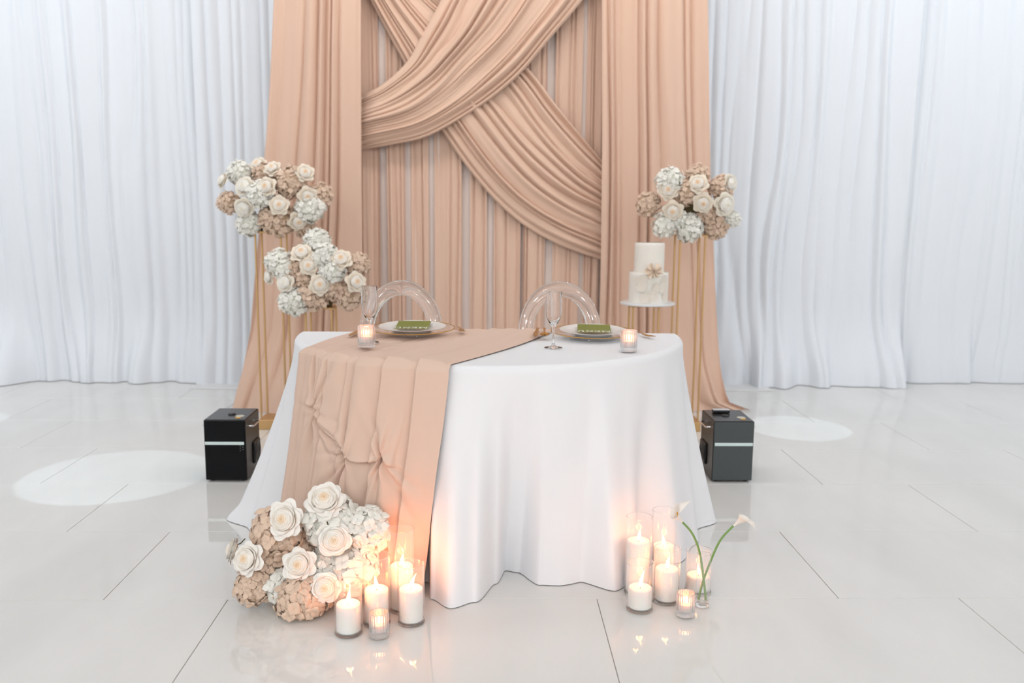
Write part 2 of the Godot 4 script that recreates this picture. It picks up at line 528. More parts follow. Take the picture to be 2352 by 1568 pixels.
	var u1 := [Vector2(-0.80, 1.930), Vector2(-0.695, 1.972), Vector2(-0.581, 2.057), Vector2(-0.494, 2.149), Vector2(-0.421, 2.278), Vector2(-0.352, 2.394), Vector2(-0.308, 2.476), Vector2(-0.20, 2.68), Vector2(-0.05, 2.95), Vector2(0.10, 3.2)]
	var w1 := [Vector2(-0.80, 1.605), Vector2(-0.60, 1.636), Vector2(-0.382, 1.688), Vector2(-0.134, 1.823), Vector2(0.048, 1.948), Vector2(0.20, 2.085), Vector2(0.36, 2.275), Vector2(0.541, 2.488), Vector2(0.70, 2.72), Vector2(0.90, 3.1)]
	swag("fabric_swag", u1, w1, -2.57, 83.0, 13.0, "blush fabric swag in front, sweeping from upper right down to the left drape", 0.075)

# ---------------------------------------------------------------- table, cloth, runner
const TOP := 0.768
const RT := 0.762

# hem radius of the white cloth against angle (degrees, 0 = front, + = right)
var hem := [Vector2(-92, 0.98), Vector2(-87, 1.04), Vector2(-80, 0.96), Vector2(-72, 0.83), Vector2(-60, 0.80), Vector2(-40, 0.80), Vector2(-24, 0.70), Vector2(-17, 0.70), Vector2(-13, 0.82), Vector2(-8, 0.875), Vector2(-3, 0.82), Vector2(2, 0.68), Vector2(6, 0.575), Vector2(10, 0.60), Vector2(14, 0.715), Vector2(20, 0.735), Vector2(25, 0.735), Vector2(30, 0.855), Vector2(37, 0.83), Vector2(45, 0.74), Vector2(55, 0.86), Vector2(64, 0.84), Vector2(70, 0.86), Vector2(78, 0.85), Vector2(85, 0.93), Vector2(92, 0.90)]

func cloth_r(a: float, t: float) -> float:
	var h: float = along(hem, a)
	var g := pow(t, 1.25)
	var r := lerpf(RT, h, g)
	var free := smoothstep(-14.0, -6.0, a)
	r += free * 0.007 * t * (1.0 - t) * 4.0 * N(a * 0.09, 2.0, t * 0.6)
	r += free * 0.0035 * t * sin(deg_to_rad(a) * 17.0 + 0.5 + t)
	if a < -14.0:
		r = minf(r, runner_r(a, t) - 0.022 + smoothstep(-60.0, -70.0, a) * 0.2)
	return r

func runner_r(a: float, t: float) -> float:
	return RT + 0.006 + t * (0.05 + 0.055 * smoothstep(-16.0, -60.0, a)) - 0.05 * smoothstep(0.4, 1.0, t) * gauss(a + 16.0, 8.0) - 0.012 * t

func d_point(s: float, r: float, back: float) -> Vector2:
	# outline of the half-moon: s 0..0.72 is the front arc, the rest the straight back
	if s <= 0.72:
		var a := deg_to_rad(lerpf(-90.0, 90.0, s / 0.72))
		return Vector2(sin(a) * r, -0.5 + cos(a) * r)
	var k := (s - 0.72) / 0.28
	return Vector2(lerpf(r, -r, k), -0.5 - back * sin(PI * clampf(k * 1.0, 0, 1)) ** 0.3)

func table_and_cloth() -> void:
	var tb := thing("half_moon_table", "half-moon folding table standing under the white cloth", "table")
	var mb := MB.new()
	mb.grid(60, 4, func(u: float, w: float):
		var p := d_point(u, RT - 0.02, 0.0)
		if w < 0.01: return Vector3(0, TOP - 0.006, -0.3)
		if w < 0.3: return Vector3(p.x, TOP - 0.006, p.y)
		if w < 0.8: return Vector3(p.x, TOP - 0.035, p.y)
		return Vector3(0, TOP - 0.035, -0.3), true)
	put("tabletop", mb, mat(Color(0.62, 0.5, 0.38), 0.6), tb)
	for p in [Vector2(-0.55, -0.42), Vector2(0.55, -0.42), Vector2(-0.28, 0.02), Vector2(0.28, 0.02)]:
		var lg := MB.new()
		lg.tube([Vector3(p.x, 0, p.y), Vector3(p.x, TOP - 0.035, p.y)], 0.014, 10)
		put("leg", lg, mat(Color(0.3, 0.3, 0.3), 0.4), tb)
	# white cloth
	mb = MB.new()
	mb.grid(560, 96, func(u: float, w: float):
		var s: float = u
		if w < 0.16:
			var q: float = w / 0.16 * 0.965
			var p := d_point(s, RT, 0.0)
			return Vector3(p.x * q, TOP, lerpf(-0.28, p.y, q))
		if w < 0.26:
			var b: float = (w - 0.16) / 0.10 * PI / 2
			var rr := 0.965 + 0.035 * sin(b)
			var p := d_point(s, RT, 0.0)
			return Vector3(p.x * rr, TOP - 0.024 * (1.0 - cos(b)), lerpf(-0.28, p.y, rr))
		var t: float = (w - 0.26) / 0.74
		var y := lerpf(TOP - 0.024, 0.003, t)
		if s <= 0.72:
			var a := lerpf(-90.0, 90.0, s / 0.72)
			var r := cloth_r(a, t)
			var puddle := smoothstep(0.90, 1.0, t) * gauss(a + 89.0, 5.0)
			var p := d_point(s, r + 0.03 * puddle, 0.0)
			return Vector3(p.x, y, p.y - 0.01 * t)
		var k := (s - 0.72) / 0.28
		var ra := cloth_r(90.0, t)
		var rb := cloth_r(-90.0, t)
		return Vector3(lerpf(ra, -rb, k), y, -0.5 - 0.01 * t - (0.05 * t + 0.02 * t * N(k * 9.0, 7.0)) * minf(1.0, 8.0 * k * (1.0 - k))), true, false)
	var o := put("tablecloth", mb, M.white_cloth)
	tag(o, "floor-length white cloth covering the half-moon table", "tablecloth")
	runner()

# tucks of the runner: place (u, t) and the creases that run from each: [angle, length, depth]
var knots := [
	[0.24, 0.245, [[-98, 0.12, 0.020], [-70, 0.12, 0.014], [46, 0.20, 0.016], [62, 0.18, 0.012], [96, 0.22, 0.018], [176, 0.06, 0.012], [14, 0.05, 0.014]]],
	[0.50, 0.415, [[-94, 0.26, 0.012], [-140, 0.12, 0.014], [99, 0.18, 0.020], [82, 0.18, 0.016], [172, 0.06, 0.010], [122, 0.12, 0.012]]],
	[0.72, 0.400, [[-112, 0.12, 0.016], [94, 0.24, 0.020], [108, 0.20, 0.014], [60, 0.16, 0.014], [36, 0.07, 0.012], [-78, 0.10, 0.006]]]]
# ledges where the cloth hangs over itself: u0, t0, u1, t1, sag, depth
var ledges := [[0.16, 0.235, 0.245, 0.245, 0.01, 0.012], [0.245, 0.245, 0.50, 0.415, 0.012, 0.015], [0.40, 0.425, 0.50, 0.415, 0.0, 0.010], [0.50, 0.415, 0.72, 0.400, 0.026, 0.020], [0.72, 0.400, 0.80, 0.435, 0.01, 0.014]]
var pleats := [0.0, 0.08, 0.15, 0.25, 0.30, 0.43, 0.49, 0.65, 0.83, 1.0]

# height of the pleats at u: each overlaps the one on its left
func pleat(u: float) -> float:
	for k in pleats.size() - 1:
		if u < pleats[k + 1] or k == pleats.size() - 2:
			var wd: float = pleats[k + 1] - pleats[k]
			var s := clampf((u - pleats[k]) / wd, 0.0, 1.0)
			return clampf(wd * 0.15, 0.009, 0.022) * smoothstep(-0.02, 0.10, s) * (1.0 - 0.85 * pow(s, 0.8)) + 0.006 * sin(PI * s)
	return 0.0

func runner_point(u: float, w: float) -> Vector3:
	# w < 0.34: across the table top; then over the edge and down to the floor
	if w < 0.34:
		var q: float = w / 0.34
		var a := deg_to_rad(lerpf(-57.0, -9.2, u))
		var f := Vector2(sin(a) * RT, -0.5 + cos(a) * RT)
		var b := Vector2(lerpf(-0.50, 0.262, u), -0.515)
		var p := b.lerp(f, q)
		p.x += 0.05 * sin(PI * q) * (u - 0.4)
		var uw: float = clampf(u + 0.035 * N(u * 2.0, 8.0, q * 1.5) * (1.0 - q * q), 0.0, 1.0)
		var y := TOP + 0.004 + lerpf(0.5, 0.85, smoothstep(0.5, 0.66, uw)) * lerpf(0.45, 1.0, q) * pleat(uw) * smoothstep(0.0, 0.05, u) * smoothstep(1.0, 0.95, u)
		y += 0.004 * (1.0 - q) * (0.5 + N(u * 9.0, 13.0, q * 1.2))
		return Vector3(p.x, y, p.y)
	var t: float = (w - 0.34) / 0.66
	var uu := u
	var dr := 0.0
	for kn in knots:
		var du: float = (u - kn[0]) * 0.62
		var dv: float = (t - kn[1]) * 0.76
		var d := sqrt(du * du + dv * dv)
		uu -= (u - kn[0]) * 0.45 * exp(-d * d / 0.006)
		dr -= 0.018 * exp(-d * d / 0.0007)
		for cr in kn[2]:
			var ca := deg_to_rad(cr[0])
			var sl := du * cos(ca) + dv * sin(ca)
			if sl > 0.0:
				var pp := absf(-du * sin(ca) + dv * cos(ca))
				var wd := 0.006 + 0.085 * sl
				var fade: float = exp(-sl / cr[1]) * smoothstep(0.0, 0.01, sl)
				dr += cr[2] * fade * (0.7 * exp(-pow((pp - wd * 1.6) / wd, 2)) - exp(-pow(pp / (wd * 0.6), 2)))
	for l in ledges:
		var k: float = (u - l[0]) / (l[2] - l[0])
		if k > -0.15 and k < 1.15:
			var tl: float = lerpf(l[1], l[3], k) + l[4] * sin(PI * clampf(k, 0, 1))
			var ends := smoothstep(-0.15, 0.08, k) * smoothstep(1.15, 0.92, k)
			dr += l[5] * ends * (1.0 - smoothstep(tl - 0.003, tl + 0.008, t)) * exp(-maxf(0.0, tl - t) / 0.09)
			dr -= 0.4 * l[5] * ends * smoothstep(tl - 0.003, tl + 0.008, t) * exp(-maxf(0.0, t - tl) / 0.05)
	dr += pleat(clampf(uu, 0.0, 1.0)) * lerpf(1.0, 1.35, t)
	# one deep groove near the left edge
	dr -= 0.028 * gauss(uu - 0.165 - 0.22 * t, 0.012) * smoothstep(0.0, 0.05, t) * smoothstep(0.24, 0.12, t)
	dr += 0.005 * N(uu * 4.0, 17.0, t * 2.5)
	var a2 := lerpf(lerpf(-57.0, -9.2, uu), lerpf(-61.0, -16.5, uu), pow(t, 1.2))
	var y2 := lerpf(TOP + 0.004, 0.008, t)
	if t < 0.05:
		y2 = TOP + 0.004 - 0.020 * pow(t / 0.05, 1.6) - t * 0.3
	y2 += lerpf(0.5, 0.85, smoothstep(0.5, 0.66, uu)) * pleat(clampf(uu, 0.0, 1.0)) * smoothstep(0.03, 0.0, t) * smoothstep(0.0, 0.05, u) * smoothstep(1.0, 0.95, u)
	var drop := smoothstep(-0.005, 0.03, t)
	var r := runner_r(a2, t) + (dr + 0.014) * drop
	var ar := deg_to_rad(a2)
	return Vector3(sin(ar) * r, y2, -0.5 + cos(ar) * r)

func runner() -> void:
	var mb := MB.new()
	mb.grid(400, 300, func(u: float, w: float): return runner_point(u, w), false, false)
	var o := put("table_runner", mb, M.runner)
	tag(o, "blush chiffon runner gathered and pinned down the front left of the white cloth", "table runner")

# ---------------------------------------------------------------- chairs
func seats() -> void:
	var o := thing("ghost_chair", "clear acrylic chair with an arched open back behind the left place setting", "chair", Vector3(-0.41, 0, -0.80), 0.0, "clear acrylic chairs")
	var mb := MB.new()
	# arched back: a flat band swept along an arch, leaning back a little
	var hw := 0.158
	mb.grid(20, 72, func(u: float, w: float):
		var s: float = w * 2.0 - 1.0
		var c := Vector3.ZERO
		var out := Vector3.ZERO
		if absf(s) > 0.62:
			var k := (absf(s) - 0.62) / 0.38
			c = Vector3(signf(s) * lerpf(hw, hw - 0.015, k), lerpf(0.69, 0.44, k), 0)
			out = Vector3(signf(s), 0, 0)
		else:
			var an := s / 0.62 * PI / 2
			c = Vector3(sin(an) * hw, 0.69 + cos(an) * 0.20, 0)
			out = Vector3(sin(an), cos(an) * 0.9, 0).normalized()
		var q: float = u * TAU
		var p := c + out * cos(q) * 0.034 + Vector3(0, 0, 1) * sin(q) * 0.009
		p.z -= (p.y - 0.44) * 0.26 + 0.17
		return p, true, true)
	put("backrest", mb, M.acrylic, o)
	mb = MB.new()
	mb.lathe([Vector2(0.0, 0.432), Vector2(0.185, 0.432), Vector2(0.197, 0.438), Vector2(0.2, 0.446), Vector2(0.195, 0.454), Vector2(0.18, 0.458), Vector2(0.0, 0.452)], 40)
	put("seat", mb, M.acrylic, o)
	for s in [Vector2(-1, -1), Vector2(1, -1), Vector2(-1, 1), Vector2(1, 1)]:
		mb = MB.new()
		mb.tube([Vector3(s.x * 0.135, 0.434, s.y * 0.135), Vector3(s.x * 0.15, 0.22, s.y * 0.15), Vector3(s.x * 0.17, 0.0, s.y * 0.18)], [0.019, 0.017, 0.013], 12)
		put("leg", mb, M.acrylic, o)
	var d: Node3D = o.duplicate()
	d.name = numbered("ghost_chair")
	add_child(d, true)
	d.position = Vector3(0.325, 0, -0.80)
	tag(d, "clear acrylic chair with an arched open back behind the right place setting", "chair")

# ---------------------------------------------------------------- place settings
func flute_mesh() -> Dictionary:
	var mb := MB.new()
	mb.lathe([Vector2(0.0, 0.0), Vector2(0.031, 0.0), Vector2(0.0325, 0.0015), Vector2(0.031, 0.003), Vector2(0.018, 0.0055), Vector2(0.008, 0.010), Vector2(0.0045, 0.018), Vector2(0.004, 0.035), Vector2(0.0042, 0.055), Vector2(0.0055, 0.070), Vector2(0.009, 0.080), Vector2(0.018, 0.094), Vector2(0.0245, 0.108), Vector2(0.0275, 0.125), Vector2(0.0285, 0.15), Vector2(0.028, 0.18), Vector2(0.027, 0.201), Vector2(0.0265, 0.2016), Vector2(0.026, 0.201), Vector2(0.0268, 0.18), Vector2(0.0272, 0.15), Vector2(0.0262, 0.125), Vector2(0.0232, 0.109), Vector2(0.0165, 0.0965), Vector2(0.007, 0.086), Vector2(0.0, 0.083)], 48, Transform3D(), 1.2)
	return {"glass": mb}

func fork_mesh() -> MB:
	var mb := MB.new()
	mb.grid(10, 24, func(u: float, w: float):
		var x: float
		if w < 0.6: x = lerpf(0.0055, 0.003, w / 0.6)
		elif w < 0.75: x = lerpf(0.003, 0.011, (w - 0.6) / 0.15)
		else: x = 0.011
		var q: float = u * TAU
		return Vector3(cos(q) * x, 0.004 + sin(q) * 0.0016 + 0.006 * pow(w, 2.0) + 0.004 * sin(w * PI), w * 0.145), true, true)
	for k in 4:
		var x := -0.0093 + k * 0.0062
		mb.tube([Vector3(x, 0.0105, 0.142), Vector3(x, 0.012, 0.17), Vector3(x * 1.04, 0.015, 0.196)], [0.0019, 0.0018, 0.001], 6)
	return mb

func spoon_mesh() -> MB:
	var mb := MB.new()
	mb.grid(12, 30, func(u: float, w: float):
		var x: float
		if w < 0.68: x = lerpf(0.0055, 0.003, w / 0.68)
		else: x = maxf(0.0005, 0.0195 * sqrt(maxf(0.0, 1.0 - pow((w - 0.84) / 0.163, 2))))
		x = maxf(x, 0.003) if w < 0.72 else x
		var q: float = u * TAU
		var bowl: float = 0.008 * smoothstep(0.68, 0.82, w) * smoothstep(1.0, 0.86, w)
		return Vector3(cos(q) * x, 0.012 + sin(q) * 0.0016 - bowl * (1.0 - pow(cos(q), 2) * 0.9), w * 0.19), true, true)
	return mb

func knife_mesh() -> MB:
	var mb := MB.new()
	mb.grid(12, 30, func(u: float, w: float):
		var x: float = 0.0062 if w < 0.45 else 0.0095 * sqrt(maxf(0.001, 1.0 - pow(maxf(0.0, (w - 0.6) / 0.4), 3)))
		var h: float = 0.003 if w < 0.45 else 0.001
		var q: float = u * TAU
		return Vector3(cos(q) * x, 0.004 + sin(q) * h, w * 0.215), true, true)
	return mb

func votive_mesh() -> MB:
	# fluted glass wall, open at the top, with a thick foot
	var mb := MB.new()
	var wall := func(r: float, ribs: float) -> Callable:
		return func(u: float, w: float): 
			var rr: float = r + ribs * (absf(sin(u * PI * 24.0)) - 0.5) * smoothstep(1.0, 0.90, w)
			return Vector3(cos(u * TAU) * rr, lerpf(0.004, 0.076, w), sin(u * TAU) * rr)
	mb.grid(240, 12, wall.call(0.0288, 0.0018), true)
	mb.grid(60, 4, func(u: float, w: float): return Vector3(cos(u * TAU) * 0.0255, lerpf(0.076, 0.018, w), sin(u * TAU) * 0.0255), true)
	mb.grid(60, 3, func(u: float, w: float): return Vector3(cos(u * TAU) * lerpf(0.0288, 0.0255, w), 0.076 + 0.0012 * sin(w * PI), sin(u * TAU) * lerpf(0.0288, 0.0255, w)), true)
	mb.grid(48, 2, func(u: float, w: float): return Vector3(cos(u * TAU) * 0.0255 * (1.0 - w), 0.018, sin(u * TAU) * 0.0255 * (1.0 - w)), true)
	mb.grid(48, 2, func(u: float, w: float): return Vector3(cos(u * TAU) * 0.0285 * w, 0.001 + 0.003 * w * w, sin(u * TAU) * 0.0285 * w), true)
	return mb

func place_settings() -> void:
	# glass charger, white plate, menu card
	var charger := MB.new()
	charger.lathe([Vector2(0.0, 0.006), Vector2(0.09, 0.006), Vector2(0.115, 0.010), Vector2(0.150, 0.0195), Vector2(0.160, 0.0215), Vector2(0.161, 0.0225), Vector2(0.158, 0.0230), Vector2(0.148, 0.0215), Vector2(0.113, 0.012), Vector2(0.088, 0.0085), Vector2(0.0, 0.0085)], 72, Transform3D(), 1.4)
	var foot := MB.new()
	foot.lathe([Vector2(0.084, 0.0065), Vector2(0.086, 0.0), Vector2(0.090, 0.0), Vector2(0.092, 0.007)], 60)
	var rim := MB.new()
	rim.grid(96, 8, func(u: float, w: float):
		var r: float = 0.1605 + cos(w * TAU) * 0.0018
		return Vector3(cos(u * TAU) * r, 0.0225 + sin(w * TAU) * 0.0016, sin(u * TAU) * r), true, false)
	var plate := MB.new()
	plate.lathe([Vector2(0.0, 0.002), Vector2(0.065, 0.002), Vector2(0.068, 0.0), Vector2(0.072, 0.0), Vector2(0.075, 0.004), Vector2(0.095, 0.011), Vector2(0.125, 0.0185), Vector2(0.128, 0.0205), Vector2(0.125, 0.0215), Vector2(0.094, 0.0145), Vector2(0.080, 0.0085), Vector2(0.070, 0.007), Vector2(0.0, 0.0068)], 72, Transform3D(), 1.1)
	var gl: MB = flute_mesh().glass
	var vot := votive_mesh()
	var charger_m := charger.mesh()
	var foot_m := foot.mesh()
	var rim_m := rim.mesh()
	var plate_m := plate.mesh()
	var fork_m := fork_mesh().mesh()
	var spoon_m := spoon_mesh().mesh()
	var knife_m := knife_mesh().mesh()
	var flute_m := gl.mesh()
	for s in [["left", -0.295, -0.345, 0.014, 0.0], ["right", 0.395, -0.345, 0.004, -0.10]]:
		var sd: String = s[0]
		var on: String = "on the blush runner" if sd == "left" else "on the white cloth"
		var x: float = s[1]
		var z: float = s[2]
		var y: float = TOP + s[3]
		var c := thing("charger_plate", "clear glass charger plate with gold rim lying " + on, "charger plate", Vector3(x, y + 0.004, z + 0.012), 0.0, "glass charger plates")
		c.rotation.x = 0.030
		put("plate_body", charger_m, M.pane, c)
		put("foot_ring", foot_m, M.pane, c)
		put("gold_rim", rim_m, M.gold, c)
		var p := put("dinner_plate", plate_m, M.china, self, Vector3(x, y + 0.013, z + 0.012))
		p.rotation.x = 0.030
		tag(p, "white dinner plate under a green menu card, in the charger " + on, "plate", "white dinner plates")
		# card
		var card := thing("menu_card", "olive green menu card with white lettering on the %s dinner plate" % ("runner-side" if sd == "left" else "candle-side right"), "menu card", Vector3(x + 0.003, y + 0.0345, z + 0.022), s[4], "green menu cards")
		card.rotation.x = 0.030
		var mb := MB.new()
		mb.grid(20, 24, func(u: float, w: float):
			var q: float = u * TAU
			var cx := signf(cos(q)) * pow(absf(cos(q)), 0.15)
			var cy := signf(sin(q)) * pow(absf(sin(q)), 0.15)
			return Vector3(cx * 0.063, cy * 0.0006 + 0.004 * pow(absf(w * 2 - 1), 2.0), (w - 0.5) * 0.180), true, false)
		mb.grid(20, 1, func(u: float, w: float):
			var q: float = u * TAU
			return Vector3(signf(cos(q)) * pow(absf(cos(q)), 0.15) * 0.063 * w, signf(sin(q)) * pow(absf(sin(q)), 0.15) * 0.0006 * w + 0.004, 0.090), true, true)
		put("card_stock", mb, M.card, card)
		var tm := TextMesh.new()
		var f := SystemFont.new()
		f.font_names = PackedStringArray(["Droid Serif"])
		tm.font = f
		tm.text = "MENU"
		tm.font_size = 48
		tm.pixel_size = 0.0011
		tm.depth = 0.0006
		var tx := put("lettering", tm, M.ink, card, Vector3(0, 0.0036, 0.064))
		tx.rotation = Vector3(-PI / 2, 0, PI)
		tx.scale = Vector3(0.80, 0.85, 1)
		# cutlery: handles towards the chairs
		var k := put("fork", fork_m, M.gold, self, Vector3(x + (0.170 if sd == "left" else 0.185), y - 0.003 + (0.006 if sd == "left" else 0.0), z - 0.15))
		k.rotation.y = 0.12 if sd == "left" else 0.22
		tag(k, "gold fork beside the charger " + on, "fork", "gold forks")
		k = put("table_knife", knife_m, M.gold, self, Vector3(x - 0.205, y + (0.002 if sd == "left" else 0.014), z - 0.12))
		k.rotation.y = -0.10
		tag(k, "gold knife beside the charger " + on + " edge" if sd == "left" else "gold knife on the right edge of the blush runner", "knife", "gold table knives")
		k = put("spoon", spoon_m, M.gold, self, Vector3(x - 0.178, y + (0.001 if sd == "left" else 0.008), z - 0.115))
		k.rotation.y = -0.06
		tag(k, ("gold spoon beside the left charger behind the votive" if sd == "left" else "gold spoon between the blush runner and the right champagne flute"), "spoon", "gold spoons")
	var g := put("champagne_flute", flute_m, M.glass, self, Vector3(-0.426, TOP + 0.016, -0.11))
	tag(g, "empty clear champagne flute standing on the blush runner", "champagne flute", "champagne flutes")
	g = put("champagne_flute", flute_m, M.glass, self, Vector3(0.227, TOP + 0.001, -0.103))
	tag(g, "empty clear champagne flute standing on the white tablecloth", "champagne flute", "champagne flutes")
	M.votive_mesh = vot.mesh()
	votive(Vector3(-0.423, TOP + 0.016, 0.0), "fluted glass votive holder with tealight on the blush runner", "tealight inside the votive on the blush runner")
	votive(Vector3(0.484, TOP + 0.001, -0.022), "fluted glass votive holder with tealight on the white tabletop", "tealight inside the votive on the white tabletop")

func votive(at: Vector3, label: String, tea: String) -> void:
	var o := put("votive_holder", M.votive_mesh, M.ribbed_glass, self, at)
	tag(o, label, "votive holder", "fluted votives")
	var t := thing("tealight", tea, "candle", at + Vector3(0, 0.0185, 0), 0.0, "tealights")
	var mb := MB.new()
	mb.lathe([Vector2(0, 0), Vector2(0.0185, 0), Vector2(0.0195, 0.001), Vector2(0.0195, 0.021), Vector2(0.018, 0.022), Vector2(0.0, 0.0215)], 28)
	put("wax", mb, M.wax, t)
	flame(t, Vector3(0, 0.0215, 0), 0.018, 0.0035, 0.05)

func flame(parent: Node3D, at: Vector3, h: float, r: float, lean: float, energy := 0.0025) -> void:
	var mb := MB.new()
	mb.tube([Vector3.ZERO, Vector3(0.0006, 0.006, 0), Vector3(0.0018, 0.009, 0)], [0.0008, 0.0008, 0.0005], 6)
	put("wick", mb, M.wick, parent, at)
	mb = MB.new()
	mb.grid(14, 16, func(u: float, w: float):
		var rr := r * pow(sin(PI * pow(w, 0.62)), 0.9) * (1.0 - 0.35 * w)
		return Vector3(cos(u * TAU) * rr + lean * h * w * w, w * h, sin(u * TAU) * rr), true)
	put("flame", mb, M.flame, parent, at + Vector3(0.0008, 0.005, 0))
	var l := OmniLight3D.new()
	l.name = "flame_light"
	l.light_energy = energy
	l.light_color = Color(1.0, 0.56, 0.31)
	l.omni_range = 20.0
	l.omni_attenuation = 2.0
	l.light_size = r * 0.8
	l.shadow_enabled = true
	parent.add_child(l, true)
	l.position = at + Vector3(0.0008 + lean * h * 0.16, 0.005 + h * 0.4, 0)

# ---------------------------------------------------------------- pedestals and cake
func pedestal(at: Vector3, h: float, label: String, w := 0.14) -> Node3D:
	var o := thing("gold_pedestal", label, "flower stand", at, 0.0, "gold frame pedestals")
	var mb := MB.new()
	mb.box(Vector3(0, 0.028, 0), Vector3(w + 0.03, 0.056, w + 0.03), 0.002)
	put("base", mb, M.gold_paint, o)
	for sx in [-1, 1]:
		for sz in [-1, 1]:
			mb = MB.new()
			mb.box(Vector3(sx * w / 2, 0.056 + (h - 0.056) / 2, sz * w / 2), Vector3(0.010, h - 0.066, 0.010), 0.0015)
			put("leg", mb, M.gold_paint, o)
	mb = MB.new()
	mb.box(Vector3(0, h - 0.005, 0), Vector3(w + 0.03, 0.010, w + 0.03), 0.002)
	put("top_plate", mb, M.gold_paint, o)
	return o

func pedestals_and_cake() -> void:
	pedestal(Vector3(-1.225, 0, -1.99), 1.12, "tall gold frame pedestal by the left drape, under the highest left flowers")
	pedestal(Vector3(-0.925, 0, -1.82), 0.72, "shorter gold frame pedestal behind the table's left end, under the lower flowers")
	pedestal(Vector3(1.125, 0, -1.97), 1.12, "tall gold frame pedestal by the right drape, under the right flowers")
	pedestal(Vector3(0.85, 0, -1.82), 0.742, "gold frame pedestal under the white cake board")
	var b := MB.new()
	b.lathe([Vector2(0, 0), Vector2(0.145, 0), Vector2(0.150, 0.003), Vector2(0.150, 0.010), Vector2(0.145, 0.013), Vector2(0, 0.013)], 64)
	tag(put("cake_board", b, M.white_metal, self, Vector3(0.866, 0.742, -1.80)), "round white cake board carrying the two-tier cake", "cake board")
	var c := thing("wedding_cake", "two-tier white wedding cake with a pale peach sugar bow on the white board", "cake", Vector3(0.868, 0.755, -1.80))
	var tier := func(r: float, h: float, y: float) -> MB:
		var mb := MB.new()
		mb.grid(72, 20, func(u: float, w: float):
			var k: float = w
			var rr := r
			var yy := 0.0
			var a: float = u * TAU
			if k < 0.75:
				yy = k / 0.75 * h
				rr = r + 0.0012 * N(a * 3.0, yy * 40.0, y * 9.0) + (0.0015 if k > 0.7 else 0.0)
			elif k < 0.8:
				yy = h + 0.003 + 0.002 * N(a * 4.0, 3.0)
				rr = r - 0.002
			else:
				yy = h - 0.001
				rr = (r - 0.005) * (1.0 - (k - 0.8) / 0.2)
			return Vector3(cos(a) * rr, y + yy, sin(a) * rr), true, true)
		return mb
	put("lower_tier", tier.call(0.107, 0.163, 0.0), M.icing, c)
	put("upper_tier", tier.call(0.081, 0.158, 0.163), M.icing, c)
	# wafer-thin overlapping petals pressed to the lower tier
	var rng := RandomNumberGenerator.new()
	rng.seed = 8
	for k in 12:
		var a0 := PI / 2 + rng.randf_range(-0.95, 0.85)
		var y0 := rng.randf_range(0.03, 0.13)
		var sz := rng.randf_range(0.022, 0.036)
		var mb := MB.new()
		mb.grid(12, 10, func(u: float, w: float):
			var p := Vector2((u - 0.5) * 2.0 * sqrt(maxf(0.0, 1.0 - pow(w * 2 - 1, 2))), w * 2 - 1) * sz
			p *= 1.0 + 0.12 * N(u * 3, w * 3, k * 5.0)
			var a := a0 + p.x / 0.108
			var r := 0.1075 + 0.004 * pow(absf(w - 0.3), 1.5) + 0.0008 * (k % 4) + 0.002 * absf(u - 0.5)
			return Vector3(cos(a) * r, clampf(y0 + p.y, 0.004, 0.162), sin(a) * r), false, true)
		put("wafer_petal", mb, M.wafer, c)
	# bow of three peach ruffles in front of the step between the tiers
	for s in [[0.55, 1.0, 0.046], [2.55, 1.0, 0.050], [-0.35, 0.6, 0.034], [3.5, 0.7, 0.038], [-1.2, 0.5, 0.026], [1.5, 0.4, 0.022]]:
		var mb := MB.new()
		mb.grid(28, 10, func(u: float, w: float):
			var th: float = s[0] + (u - 0.5) * (1.25 + 0.25 * s[1])
			var l: float = w * s[2] * (1.0 + 0.16 * N(u * 4.0, s[0]) + 0.07 * sin(u * 23.0 + s[0] * 5.0))
			return Vector3(cos(th) * l, sin(th) * l, 0.006 + 0.014 * w * sin(u * 11.0 + s[0]) + 0.012 * w + 0.004 * N(u * 9.0, w * 4.0, s[0])), false, true)
		put("sugar_bow", mb, M.peach_wafer, c, Vector3(0.006, 0.172, 0.106))

